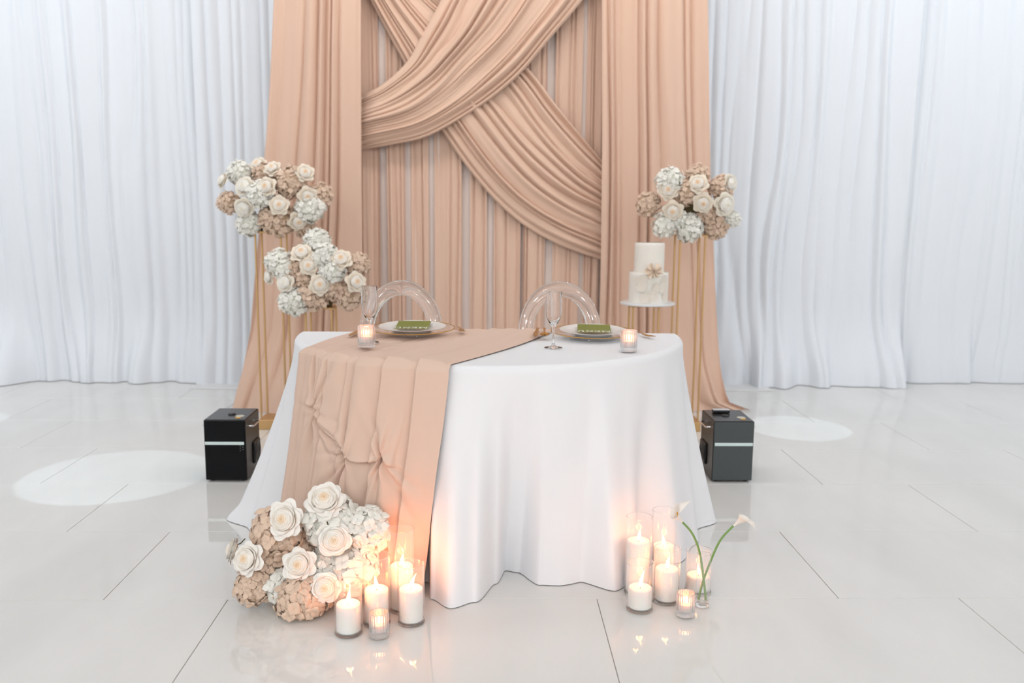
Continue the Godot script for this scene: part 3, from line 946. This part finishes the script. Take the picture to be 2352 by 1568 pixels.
# ---------------------------------------------------------------- cold spark machines
func spark_machine(at: Vector3, inner: float, label: String, m_front: Material) -> Node3D:
	# inner: +1 when the fan side faces right
	var o := thing("spark_machine", label, "spark machine", at, 0.0, "cold spark machines")
	var W := 0.19
	var H := 0.283
	var D := 0.235
	var mb := MB.new()
	mb.box(Vector3(0, 0.008 + H / 2, 0), Vector3(W, H, D), 0.003)
	put("housing", mb, M.black_side, o)
	mb = MB.new()
	mb.box(Vector3(0, 0.008 + H / 2, D / 2 + 0.001), Vector3(W - 0.006, H - 0.006, 0.004), 0.0015)
	put("front_panel", mb, m_front, o)
	mb = MB.new()
	mb.box(Vector3(-0.002 * inner, 0.183, D / 2 + 0.0035), Vector3(W - 0.012, 0.0145, 0.003), 0.001)
	var st := put("light_strip", mb, mat(Color(0.86, 0.925, 0.915), 0.3), o)
	tag(st, "pale green white strip across the front")
	mb = MB.new()
	mb.box(Vector3(0, H + 0.0085, 0), Vector3(W - 0.008, 0.003, D - 0.008), 0.001)
	put("top_panel", mb, mat(Color(0.17, 0.165, 0.175), 0.25), o)
	# nozzle cover and round label on top
	mb = MB.new()
	mb.lathe([Vector2(0.0, 0.006), Vector2(0.014, 0.006), Vector2(0.017, 0.004), Vector2(0.018, 0.0)], 24)
	put("nozzle_cap", mb, M.black, o, Vector3(0.005 - 0.02 * (1 if inner < 0 else 0), H + 0.010, 0.012))
	mb = MB.new()
	mb.lathe([Vector2(0.0, 0.001), Vector2(0.020, 0.001), Vector2(0.0205, 0.0)], 28)
	put("round_label", mb, mat(Color(0.80, 0.79, 0.74), 0.5), o, Vector3(0.052, H + 0.010, 0.045))
	mb = MB.new()
	mb.box(Vector3(0, 0.0005, 0), Vector3(0.024, 0.001, 0.020), 0.0003)
	put("warning_label", mb, mat(Color(0.87, 0.66, 0.22), 0.5), o, Vector3(0.052, H + 0.0105, 0.080))
	# carrying handles
	for s in [-1, 1]:
		mb = MB.new()
		var hx: float = s * W / 2
		mb.tube([Vector3(hx, 0.252, -0.045), Vector3(hx + s * 0.016, 0.252, -0.045), Vector3(hx + s * 0.022, 0.25, -0.035), Vector3(hx + s * 0.022, 0.25, 0.055), Vector3(hx + s * 0.016, 0.252, 0.065), Vector3(hx, 0.252, 0.065)], 0.004, 10)
		put("handle", mb, M.chrome, o)
	# fan grille on the inner side
	var fx := inner * (W / 2 + 0.001)
	mb = MB.new()
	mb.box(Vector3(fx + inner * 0.002, 0.105, -0.045), Vector3(0.014, 0.105, 0.105), 0.006)
	var fan := put("fan_housing", mb, M.black, o)
	mb = MB.new()
	var turn := Transform3D(Basis(Vector3(0, 0, 1), -PI / 2 * inner), Vector3(fx + inner * 0.0090, 0.105, -0.045))
	for r in [0.012, 0.022, 0.032, 0.042]:
		mb.lathe([Vector2(r, 0.0), Vector2(r, 0.0022), Vector2(r + 0.003, 0.0022), Vector2(r + 0.003, 0.0)], 32, turn)
	put("fan_grille", mb, mat(Color(0.20, 0.19, 0.19), 0.35), fan)
	for s in [Vector2(-1, -1), Vector2(1, -1), Vector2(-1, 1), Vector2(1, 1)]:
		mb = MB.new()
		mb.lathe([Vector2(0.0, 0.0), Vector2(0.011, 0.0), Vector2(0.012, 0.009), Vector2(0.0, 0.009)], 16)
		put("foot", mb, M.black, o, Vector3(s.x * 0.07, 0, s.y * 0.09))
	return o

func spark_machines() -> void:
	var o := spark_machine(Vector3(-1.21, 0, -1.069), 1.0, "black spark machine left of the table with bare top and pale front strip", mat(Color(0.055, 0.06, 0.07), 0.35, {"metallic_specular": 0.25}))
	for k in 5:
		var mb := MB.new()
		mb.box(Vector3.ZERO, Vector3(0.006, 0.0015, 0.001), 0.0003, Transform3D(Basis(Vector3(0, 0, 1), -0.7 + 0.3 * k), Vector3.ZERO))
		put("printed_mark", mb, mat(Color(0.55, 0.55, 0.55), 0.5), o, Vector3(0.069 + 0.012 * (k % 2), 0.171 - 0.0055 * k, 0.1208))
	var m := mat(Color(0.27, 0.295, 0.30), 0.42)
	spark_machine(Vector3(1.135, 0, -1.069), -1.0, "dark grey fronted spark machine right of the table with a remote on top", m)
	var r := thing("remote_control", "small black remote with silver top lying on the right spark machine", "remote control", Vector3(1.115, 0.2945, -1.118))
	var b := MB.new()
	b.box(Vector3(0, 0.007, 0), Vector3(0.082, 0.014, 0.036), 0.004)
	put("casing", b, M.black, r)
	b = MB.new()
	b.box(Vector3(0, 0.0155, 0), Vector3(0.080, 0.003, 0.030), 0.001)
	put("faceplate", b, mat(Color(0.80, 0.80, 0.81), 0.3), r)
	b = MB.new()
	var path := []
	for k in 25:
		var s := k / 24.0
		path.append(Vector3(-1.105 + 0.36 * s, 0.006 + 0.045 * gauss(s - 0.05, 0.07), -1.19 + 0.09 * sin(s * 2.2) + 0.03 * sin(s * 7.0)))
	b.tube(path, 0.004, 8)
	tag(put("power_cord", b, M.black), "black power cord running from the left spark machine behind the tablecloth", "cord")

# ---------------------------------------------------------------- flowers
# one rose petal: part of a cup round the y axis
func petal(mb: MB, az: float, span: float, r0: float, r1: float, h: float, curl: float, tip: float, c0: Color, c1: Color, sd: float, nu := 9, nv := 7) -> void:
	mb.grid(nu, nv, func(u: float, w: float):
		var x: float = u * 2.0 - 1.0
		var edge: float = 1.0 - pow(absf(x), 2.6) * 0.45 + tip * maxf(0.0, 1.0 - absf(x) * 2.2)
		var vv: float = w * edge
		var wd: float = span * (0.55 + 0.45 * sin(minf(vv, 1.0) * PI * 0.55))
		var a := az + x * wd * 0.5
		var r := r0 + (r1 - r0) * pow(vv, 0.75) + 0.03 * r1 * x * x
		var y := h * vv
		var k := smoothstep(0.62, 1.1, vv)
		r += curl * k
		y -= curl * k * k * 0.9
		r += 0.02 * N(x * 1.7, sd, vv * 2.0)
		return Vector3(cos(a) * r, y + 0.02 * N(x * 2.0, sd + 4.0, vv), sin(a) * r), false, true,
		func(_u: float, w: float): return c0.lerp(c1, pow(w, 0.7)))

const CREAM := Color(0.985, 0.97, 0.942)
const PEACH := Color(0.975, 0.85, 0.71)
const IVORY := Color(0.975, 0.965, 0.915)

func rose_heart(sd: float, warm := 1.0) -> MB:
	var mb := MB.new()
	mb.colored = true
	var deep := IVORY.lerp(PEACH, warm)
	# the closed bud: a dome whose lips wind outwards
	var bud := func(r: float, th: float) -> float: return 0.66 - 0.35 * r * r - 0.55 * r * r * r + 0.10 * pow(absf(sin(PI * bud_phase(r, th, sd))), 0.65) * smoothstep(0.0, 0.05, r)
	mb.grid(72, 30, func(u: float, w: float):
		var r: float = 0.62 * w
		var th: float = u * TAU
		return Vector3(cos(th) * r, bud.call(r, th), sin(th) * r), true, true,
		func(u: float, w: float):
			var g := pow(absf(sin(PI * bud_phase(0.62 * w, u * TAU, sd))), 0.8)
			return deep.lerp(CREAM, minf(1.0, (0.5 + 0.9 * g) * smoothstep(0.12, 0.75, w))))
	var rims := [[0.27, 0.69, 3], [0.36, 0.69, 3], [0.46, 0.66, 4], [0.56, 0.60, 5]]
	for k in rims.size():
		var q: Array = rims[k]
		var m: int = q[2]
		for j in m:
			var az := TAU * j / m + k * 1.05 + sd
			var mixed := (k + 3.0) / 7.0
			petal(mb, az, TAU / m * 1.55 if m > 2 else 3.7, q[0] * 0.9, q[0] + 0.012 * j, q[1] + 0.012 * N(k * 3.0 + j, sd), 0.02 + 0.06 * mixed, 0.10 * mixed, deep.lerp(CREAM, mixed * 0.4), deep.lerp(CREAM, 0.25 + mixed * 0.7), sd + k * 4 + j, 11, 6)
	return mb

func bud_phase(r: float, th: float, sd: float) -> float:
	return r * 9.0 - th / TAU * 2.0 + 0.35 * N(cos(th) * 1.2, sin(th) * 1.2, sd) + 0.10 * sin(th * 3.0 + r * 20.0)

func rose_outer(layer: int, sd: float, round_: bool) -> MB:
	var mb := MB.new()
	mb.colored = true
	var tip := 0.0 if round_ else 0.26
	if layer == 0:
		petal(mb, 0.0, 1.95, 0.46, 0.66, 0.56, 0.13, tip * 0.6, CREAM.lerp(PEACH, 0.55), CREAM, sd, 11, 8)
	elif layer == 1:
		petal(mb, 0.0, 1.85, 0.40, 0.78, 0.44, 0.17, tip, CREAM.lerp(PEACH, 0.4), CREAM, sd, 11, 8)
	else:
		petal(mb, 0.0, 1.60, 0.30, 0.88, 0.28, 0.20, tip * 1.15, CREAM.lerp(PEACH, 0.2), CREAM, sd, 11, 8)
	return mb

func whole_rose(sd: float, warm: float, round_ := false) -> ArrayMesh:
	var mb := rose_heart(sd, warm)
	for layer in 3:
		var o := rose_outer(layer, sd, round_)
		for k in 5:
			mb.add(o, Transform3D(Basis(Vector3.UP, k * TAU / 5 + layer * 0.6 + sd), Vector3.ZERO))
	return mb.mesh()

# a four-petalled floret facing +y, radius 1
func floret(sd: float) -> MB:
	var mb := MB.new()
	for k in 4:
		var az := k * PI / 2 + 0.2 * N(sd, k)
		var lift := 0.32 + 0.4 * N(sd + 3.0, k * 2.0)
		mb.grid(5, 6, func(u: float, w: float):
			var x: float = u * 2 - 1
			var wd: float = 0.50 * pow(maxf(0.0, sin(PI * clampf(0.08 + 0.92 * w, 0, 1))), 0.55)
			var l: float = 0.06 + 0.94 * w * (1.0 - 0.10 * x * x)
			var p := Vector3(l, lift * w - 0.30 * w * w * w - 0.16 * x * x * w + 0.05 * N(sd + x * 2.0, w * 2.0, k), x * wd)
			return Basis(Vector3.UP, az) * p, false, true)
	mb.lathe([Vector2(0.0, 0.10), Vector2(0.05, 0.07), Vector2(0.06, 0.02)], 6)
	return mb

func towards(dir: Vector3, spin := 0.0) -> Basis:
	var y := dir.normalized()
	var x := y.cross(Vector3(0.3, 0.2, 0.93)).normalized()
	return Basis(x, y, x.cross(y)) * Basis(Vector3.UP, spin)

func floret_dirs(count: int, facing: Vector3, cut: float, rng: RandomNumberGenerator) -> Array:
	var out := []
	var total := int(count * 2.0 / (1.0 - cut))
	for k in total:
		var y := 1.0 - 2.0 * (k + 0.5) / total
		var r := sqrt(1.0 - y * y)
		var a := k * 2.399963
		var d := Vector3(cos(a) * r, y, sin(a) * r)
		d = (d + Vector3(rng.randf_range(-1, 1), rng.randf_range(-1, 1), rng.randf_range(-1, 1)) * 0.13).normalized()
		if d.dot(facing.normalized()) > cut:
			out.append(d)
	return out

func head_core(r: float) -> MB:
	var mb := MB.new()
	mb.grid(16, 10, func(u: float, w: float): return Vector3(cos(u * TAU) * sin(w * PI), cos(w * PI), sin(u * TAU) * sin(w * PI)) * r, true, false)
	return mb

func flowers() -> void:
	var rng := RandomNumberGenerator.new()
	rng.seed = 21
	var florets := []
	for k in 5:
		florets.append(floret(k * 3.3))
	var floret_m := []
	for f in florets:
		floret_m.append(f.mesh())
	# joined hydrangea heads for the arrangements on the pedestals
	var heads := []
	for k in 4:
		var mb := MB.new()
		for d in floret_dirs(170, Vector3(0, 0.2, 1), -0.75, rng):
			var s := rng.randf_range(0.18, 0.25)
			mb.add(florets[rng.randi() % 5], Transform3D(towards((d + Vector3(rng.randf_range(-0.7, 0.7), rng.randf_range(-0.5, 0.8), 0.15)).normalized(), rng.randf() * TAU).scaled(Vector3.ONE * s), d * rng.randf_range(0.72, 1.06)))
		heads.append(mb.mesh())
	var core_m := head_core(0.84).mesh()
	var roses := [whole_rose(0.0, 1.0), whole_rose(1.7, 1.0), whole_rose(3.1, 0.12, true)]
	# each flower: x, y, z, radius; lists: warm roses, white roses, white heads, beige heads
	var sets := [
		["flower_arrangement", "full white and beige flower arrangement on the tall left pedestal", Vector3(-1.225, 1.12, -1.99), Vector3(-1.164, 1.289, -1.990),
			[[-1.276, 1.487, -1.935, 0.0444], [-1.178, 1.464, -1.869, 0.0444], [-1.000, 1.440, -1.864, 0.0469], [-1.202, 1.361, -1.818, 0.0518], [-1.132, 1.264, -1.806, 0.0493], [-0.983, 1.310, -1.820, 0.0493], [-1.038, 1.175, -1.833, 0.0493]],
			[[-1.333, 1.365, -1.851, 0.0567], [-1.333, 1.242, -1.841, 0.0567], [-1.473, 1.398, -1.935, 0.0469]],
			[[-1.378, 1.433, -1.973, 0.0740], [-1.246, 1.317, -1.870, 0.0789], [-1.320, 1.159, -1.914, 0.0740], [-0.981, 1.245, -1.882, 0.0838]],
			[[-1.095, 1.387, -1.907, 0.0986], [-1.439, 1.271, -1.963, 0.0666], [-1.165, 1.186, -1.906, 0.1036], [-0.936, 1.314, -1.926, 0.0740], [-1.022, 1.142, -1.945, 0.0641], [-1.239, 1.428, -1.931, 0.0641]]],
		["flower_arrangement", "full white and beige flower arrangement on the shorter left pedestal beside the left chair", Vector3(-0.925, 0.72, -1.82), Vector3(-0.894, 0.849, -1.820),
			[[-0.999, 1.020, -1.706, 0.0548], [-0.954, 0.950, -1.654, 0.0476], [-0.785, 0.989, -1.668, 0.0548], [-0.894, 0.853, -1.636, 0.0524], [-0.703, 0.867, -1.655, 0.0524]],
			[[-1.087, 0.860, -1.676, 0.0500], [-1.195, 0.882, -1.765, 0.0429]],
			[[-0.935, 1.071, -1.820, 0.0762], [-0.875, 0.994, -1.722, 0.0762], [-0.835, 0.916, -1.696, 0.0715], [-1.137, 0.958, -1.786, 0.0762], [-1.044, 0.755, -1.730, 0.0857], [-1.095, 0.920, -1.738, 0.0572]],
			[[-1.043, 0.917, -1.748, 0.0715], [-0.708, 0.949, -1.760, 0.0715], [-0.943, 0.789, -1.730, 0.0905], [-0.759, 0.782, -1.740, 0.0834], [-0.830, 0.828, -1.723, 0.0667], [-0.990, 0.875, -1.730, 0.0619]]],
		["flower_arrangement", "full white and beige flower arrangement on the tall right pedestal above the cake", Vector3(1.125, 1.12, -1.97), Vector3(1.150, 1.312, -1.970),
			[[0.962, 1.365, -1.806, 0.0516], [1.117, 1.401, -1.798, 0.0516], [0.989, 1.249, -1.802, 0.0516], [1.147, 1.292, -1.787, 0.0516]],
			[[1.313, 1.401, -1.831, 0.0540], [1.278, 1.286, -1.806, 0.0639]],
			[[0.979, 1.413, -1.874, 0.0786], [1.101, 1.159, -1.880, 0.0835], [0.968, 1.174, -1.898, 0.0737], [1.336, 1.208, -1.891, 0.0491], [1.038, 1.201, -1.865, 0.0589]],
			[[0.878, 1.283, -1.928, 0.0712], [1.137, 1.444, -1.899, 0.0663], [1.072, 1.346, -1.874, 0.0737], [1.265, 1.379, -1.890, 0.0712], [1.251, 1.171, -1.913, 0.0810], [1.196, 1.243, -1.880, 0.0639]]],
	]
	for s in sets:
		var o := thing(s[0], s[1], "flower arrangement", s[2], 0.0, "pedestal flower arrangements")
		var mid: Vector3 = s[3]
		var foam := MB.new()
		foam.lathe([Vector2(0, 0), Vector2(0.06, 0), Vector2(0.065, 0.01), Vector2(0.05, 0.16), Vector2(0.0, 0.19)], 20)
		put("foam_block", foam, M.foam, o)
		for kind in [4, 5, 6, 7]:
			for h in s[kind]:
				var at := Vector3(h[0], h[1], h[2] + rng.randf_range(-0.01, 0.01))
				var r: float = h[3]
				var ex := (at.x - mid.x) / 0.27
				var ey := (mid.y - at.y) / 0.185
				var out := Vector3(ex, -ey * 0.8 + 0.15, 1.3).normalized()
				var b: Basis
				if kind < 6:
					out = (out + Vector3(rng.randf_range(-0.3, 0.3), rng.randf_range(-0.3, 0.3), 0)).normalized()
					b = towards(out, rng.randf() * TAU).scaled(Vector3.ONE * r * 1.02)
					var k := put("rose", roses[2] if kind == 5 else roses[rng.randi() % 2], M.rose, o)
					k.transform = Transform3D(b, at - out * r * 0.45 - (s[2] as Vector3))
					if kind == 4: tag(k, "cream rose with a peach heart")
				else:
					b = Basis(Vector3(0, 1, 0), rng.randf_range(-0.5, 0.5)).scaled(Vector3.ONE * r * 0.96)
					var k := put("hydrangea", heads[rng.randi() % 4], M.hydrangea_white if kind == 6 else M.hydrangea_beige, o)
					k.transform = Transform3D(b, at - (s[2] as Vector3))
					tag(k, "white hydrangea head" if kind == 6 else "beige hydrangea head")
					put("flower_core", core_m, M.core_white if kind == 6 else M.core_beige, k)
	floor_flowers(florets, floret_m, core_m, rng)

func floor_flowers(florets: Array, floret_m: Array, core_m: ArrayMesh, rng: RandomNumberGenerator) -> void:
	var base := Vector3(-0.60, 0, 0.25)
	var o := thing("flower_arrangement", "large rose and hydrangea arrangement lying on the floor against the runner", "flower arrangement", base)
	var mb := MB.new()
	mb.lathe([Vector2(0, 0), Vector2(0.09, 0), Vector2(0.10, 0.02), Vector2(0.085, 0.08), Vector2(0.04, 0.12), Vector2(0, 0.13)], 24)
	put("foam_block", mb, M.foam, o)
	# x, y, z, radius, beige
	for h in [[-0.674, 0.227, 0.280, 0.0889, 1], [-0.745, 0.070, 0.340, 0.0594, 1], [-0.579, 0.051, 0.380, 0.0858, 1], [-0.505, 0.266, 0.290, 0.0859, 0], [-0.390, 0.245, 0.300, 0.0736, 0], [-0.430, 0.120, 0.325, 0.0796, 0], [-0.651, 0.072, 0.340, 0.0554, 0], [-0.605, 0.131, 0.290, 0.0671, 1], [-0.493, 0.175, 0.290, 0.0644, 0], [-0.711, 0.136, 0.300, 0.0562, 1], [-0.531, 0.126, 0.330, 0.0556, 0]]:
		var at := Vector3(h[0], h[1], h[2])
		var r: float = h[3]
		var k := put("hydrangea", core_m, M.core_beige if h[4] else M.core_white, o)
		k.transform = Transform3D(Basis().scaled(Vector3.ONE * r), at - base)
		tag(k, "beige hydrangea head" if h[4] else "white hydrangea head")
		var under := MB.new()
		for d in floret_dirs(46, Vector3(0, 0.3, 1), -0.5, rng):
			if (at + d * r).y < 0.012: continue
			under.add(florets[rng.randi() % 5], Transform3D(towards(d, rng.randf() * TAU).scaled(Vector3.ONE * rng.randf_range(0.30, 0.36)), d * rng.randf_range(0.78, 0.90)))
		tag(put("inner_florets", under, M.hydrangea_beige if h[4] else M.hydrangea_white, k), "", "", "", "stuff")
		for d in floret_dirs(27, Vector3(0, 0.45, 1), -0.3, rng):
			var p: Vector3 = at + d * r
			if p.y < 0.012: continue
			var f := put("floret", floret_m[rng.randi() % 5], M.hydrangea_beige if h[4] else M.hydrangea_white, k)
			var sz := rng.randf_range(0.27, 0.36) * (1.15 if not h[4] else 1.0)
			f.transform = Transform3D(towards((d + Vector3(rng.randf_range(-0.35, 0.35), rng.randf_range(-0.2, 0.4), 0.15)).normalized(), rng.randf() * TAU).scaled(Vector3.ONE * sz), d * rng.randf_range(0.88, 1.04))
	var outer := []
	for rd in 2:
		for layer in 3:
			outer.append([rose_outer(layer, 2.0 + rd, rd == 1).mesh(), rose_outer(layer, 7.0 + rd, rd == 1).mesh()])
	var heart_m := [rose_heart(0.0, 0.85).mesh(), rose_heart(2.0, 0.6).mesh()]
	# place, radius, facing, rounded petals
	for h in [[Vector3(-0.516, 0.355, 0.330), 0.0585, Vector3(0.0, 0.75, 0.7), 0], [Vector3(-0.637, 0.301, 0.365), 0.0551, Vector3(-0.25, 0.35, 0.9), 0], [Vector3(-0.479, 0.242, 0.385), 0.0506, Vector3(0.1, 0.25, 0.95), 1], [Vector3(-0.588, 0.169, 0.400), 0.0489, Vector3(-0.05, 0.3, 0.95), 0], [Vector3(-0.753, 0.179, 0.380), 0.0493, Vector3(-0.35, 0.35, 0.85), 0], [Vector3(-0.814, 0.189, 0.330), 0.0418, Vector3(-0.97, 0.25, 0.1), 0], [Vector3(-0.504, 0.103, 0.425), 0.0471, Vector3(0.1, 0.3, 0.95), 1]]:
		var dir: Vector3 = (h[2] as Vector3).normalized()
		var r: float = h[1]
		var at: Vector3 = (h[0] as Vector3) - dir * r * 0.4
		var k := put("rose", heart_m[h[3]], M.rose, o)
		k.transform = Transform3D(towards(dir, rng.randf() * TAU).scaled(Vector3.ONE * r), at - base)
		tag(k, "cream rose with a peach heart")
		for layer in 3:
			var cnt := 5 if layer < 2 else 6
			for j in cnt:
				var p := put("petal", outer[h[3] * 3 + layer][j % 2], M.rose, k)
				p.rotation = Vector3(0.0, j * TAU / cnt + layer * 0.7 + rng.randf_range(-0.15, 0.15), 0)
				p.scale = Vector3.ONE * rng.randf_range(0.94, 1.06)
		# sepal cup behind the rose
		mb = MB.new()
		mb.lathe([Vector2(0.0, -0.14), Vector2(0.12, -0.08), Vector2(0.24, 0.03), Vector2(0.26, 0.12)], 10)
		put("sepal_cup", mb, M.leaf, k)
	for s in [[Vector3(-0.518, 0.299, 0.310), Vector3(-0.500, 0.295, 0.375), Vector3(-0.494, 0.254, 0.360)], [Vector3(-0.726, 0.152, 0.360), Vector3(-0.690, 0.134, 0.340), Vector3(-0.649, 0.121, 0.330)], [Vector3(-0.798, 0.203, 0.330), Vector3(-0.785, 0.206, 0.320), Vector3(-0.773, 0.218, 0.310)], [Vector3(-0.772, 0.152, 0.340), Vector3(-0.728, 0.121, 0.300), Vector3(-0.655, 0.089, 0.260)]]:
		mb = MB.new()
		var path := []
		for q in s:
			path.append(q - base)
		mb.tube(path, [0.0022, 0.002, 0.0018], 8)
		put("stem", mb, M.stem, o)

# ---------------------------------------------------------------- candles on the floor
func hurricane(x: float, z: float, h: float, r: float, ch: float, fl: Array, which: String) -> void:
	var g := thing("glass_cylinder", "clear glass cylinder " + which, "glass cylinder", Vector3(x, 0, z), 0.0, "glass cylinders with pillar candles")
	var mb := MB.new()
	var wall := 0.0025
	mb.lathe([Vector2(r, 0.0105), Vector2(r, h - 0.001)], 56)
	mb.lathe([Vector2(r - wall, h - 0.001), Vector2(r - wall, 0.0105)], 56)
	put("glass_wall", mb, M.pane, g)
	mb = MB.new()
	mb.lathe([Vector2(0, 0.001), Vector2(r - 0.004, 0.0005), Vector2(r - 0.001, 0.002), Vector2(r, 0.005), Vector2(r - 0.0005, 0.0085), Vector2(r - 0.003, 0.0102), Vector2(0, 0.0102)], 56, Transform3D(), 1.2)
	put("thick_base", mb, M.base_glass, g)
	mb = MB.new()
	mb.grid(56, 8, func(u: float, w: float):
		var rr: float = r - wall / 2 + cos(w * TAU) * wall * 0.55
		return Vector3(cos(u * TAU) * rr, h + sin(w * TAU) * wall * 0.5, sin(u * TAU) * rr), true, false)
	put("rim", mb, M.glass, g)
	var c := thing("pillar_candle", "lit white pillar candle in the cylinder " + which, "candle", Vector3(x, 0.0106, z), 0.0, "white pillar candles")
	var cr := r - 0.0055
	var hh := ch - 0.0106
	mb = MB.new()
	mb.lathe([Vector2(0, 0), Vector2(cr - 0.002, 0), Vector2(cr, 0.002), Vector2(cr, hh - 0.003), Vector2(cr - 0.003, hh), Vector2(cr - 0.008, hh - 0.002), Vector2(0.006, hh - 0.005), Vector2(0, hh - 0.006)], 48)
	put("wax", mb, M.wax, c)
	flame(c, Vector3(0, hh - 0.006, 0), fl[0] * 0.92, 0.0072, fl[1], fl[2])

func candles() -> void:
	var e := 0.0085
	var er := 0.0036
	hurricane(-0.418, 0.511, 0.159, 0.0415, 0.095, [0.052, 0.12, e], "at the very front of the left group")
	hurricane(-0.342, 0.447, 0.218, 0.0415, 0.112, [0.048, -0.15, e], "behind the left floor votive")
	hurricane(-0.275, 0.353, 0.268, 0.0415, 0.147, [0.045, 0.15, e], "at the back of the left group")
	hurricane(-0.237, 0.442, 0.190, 0.0415, 0.112, [0.052, 0.35, e], "at the right end of the left group")
	hurricane(0.495, 0.235, 0.265, 0.0430, 0.183, [0.044, 0.1, er], "at the back left of the right group")
	hurricane(0.589, 0.184, 0.268, 0.0415, 0.146, [0.044, -0.2, er], "under the left lily bloom")
	hurricane(0.483, 0.357, 0.156, 0.0425, 0.075, [0.062, 0.2, er], "at the front of the right group")
	hurricane(0.579, 0.298, 0.181, 0.0430, 0.113, [0.050, 0.15, er], "in the middle of the right group")
	hurricane(0.700, 0.228, 0.145, 0.0440, 0.060, [0.044, -0.1, er], "at the right end, behind the lily vase")
	votive(Vector3(-0.324, 0.001, 0.535), "fluted glass votive holder on the floor in front of the left pillar candles", "tealight in the floor votive by the left pillar candles")
	votive(Vector3(0.619, 0.001, 0.406), "fluted glass votive holder on the floor beside the lily vase", "tealight in the floor votive beside the lily vase")

# ---------------------------------------------------------------- calla lilies
func lily_bloom(parent: Node3D, at: Vector3, dir: Vector3, up: Vector3, l: float, open: float) -> void:
	var y := dir.normalized()
	var x := (up - y * up.dot(y)).normalized()
	var b := Basis(x, y, x.cross(y))
	var mb := MB.new()
	mb.grid(36, 18, func(u: float, w: float):
		# a funnel, longest at u = 0.5 where the lip rolls out to a point
		var a: float = (u - 0.5) * TAU * 1.04
		var lip := pow(0.5 + 0.5 * cos(a), 1.6)
		var ln: float = l * (0.58 + 0.62 * lip)
		var r: float = 0.0035 + 0.021 * open * pow(w, 1.7) * (0.8 + 0.5 * lip * w)
		var rr := r + 0.010 * open * smoothstep(0.75, 1.0, w) * (0.4 + lip)
		var narrow := 1.0 - 0.75 * smoothstep(0.80, 1.0, w) * lip * lip
		var px := cos(a) * rr + 0.016 * open * smoothstep(0.78, 1.0, w) * pow(lip, 3.0)
		var pz := sin(a) * rr * narrow
		return b * Vector3(px, ln * w - 0.024 * smoothstep(0.80, 1.0, w) * lip * lip, pz), false, true)
	put("bloom", mb, M.lily, parent, at)
	mb = MB.new()
	mb.tube([at + b * Vector3(0, l * 0.18, 0), at + b * Vector3(0.001, l * 0.45, 0), at + b * Vector3(0.003, l * 0.62, 0)], [0.0028, 0.0034, 0.002], 10)
	put("spadix", mb, M.spadix, parent)

func lilies() -> void:
	var vx := Vector3(0.688, 0, 0.338)
	var v := thing("bud_vase", "slim clear glass bud vase holding two calla lilies", "vase", vx)
	var mb := MB.new()
	var r := 0.0225
	var h := 0.178
	mb.lathe([Vector2(0.0, 0.001), Vector2(r - 0.003, 0.0), Vector2(r, 0.003), Vector2(r, h)], 40)
	mb.lathe([Vector2(r - 0.002, h), Vector2(r - 0.002, 0.024), Vector2(r - 0.006, 0.019), Vector2(0.0, 0.018)], 40)
	put("glass_wall", mb, M.pane, v)
	mb = MB.new()
	mb.grid(40, 8, func(u: float, w: float):
		var rr: float = r - 0.001 + cos(w * TAU) * 0.0014
		return Vector3(cos(u * TAU) * rr, h + sin(w * TAU) * 0.0012, sin(u * TAU) * rr), true, false)
	put("rim", mb, M.glass, v)
	mb = MB.new()
	mb.lathe([Vector2(0, 0.0012), Vector2(r - 0.0035, 0.0012), Vector2(r - 0.001, 0.004), Vector2(r - 0.001, 0.0165), Vector2(0, 0.0165)], 32)
	put("thick_foot", mb, M.glass, v)
	# stem points relative to the foot of the vase
	for s in [[[Vector2(0.0109, 0.0020), Vector2(0.0038, 0.0564), Vector2(-0.0145, 0.1592), Vector2(-0.0409, 0.2247), Vector2(-0.0773, 0.2667)], Vector3(-0.55, 0.8, 0.25), Vector3(0.85, 0.5, 0.1), 0.066, 0.95, "calla lily arching left out of the bud vase, opening up over the tall cylinder", 1.0],
			[[Vector2(-0.0103, 0.0020), Vector2(-0.0004, 0.0564), Vector2(0.0217, 0.1299), Vector2(0.0507, 0.2029), Vector2(0.0929, 0.2537)], Vector3(0.75, 0.62, 0.2), Vector3(0.9, -0.4, 0.3), 0.062, 0.85, "calla lily arching right out of the bud vase, lip turned down", -1.0]]:
		var pts: Array = s[0]
		var o := thing("calla_lily", s[5], "calla lily", Vector3(0.688, 0.02, 0.338), 0.0, "calla lilies in the bud vase")
		mb = MB.new()
		var path := []
		var rad := []
		for k in 25:
			var q := curve(pts, k / 24.0)
			path.append(Vector3(q.x, q.y, 0.004 * s[6] * (1.0 - k / 24.0)))
			rad.append(0.0038 - 0.0004 * k / 24.0)
		mb.tube(path, rad, 10)
		put("stem", mb, M.lily_stem, o)
		lily_bloom(o, path[-1] - (path[-1] - path[-2]).normalized() * 0.004, s[1], s[2], s[3], s[4])
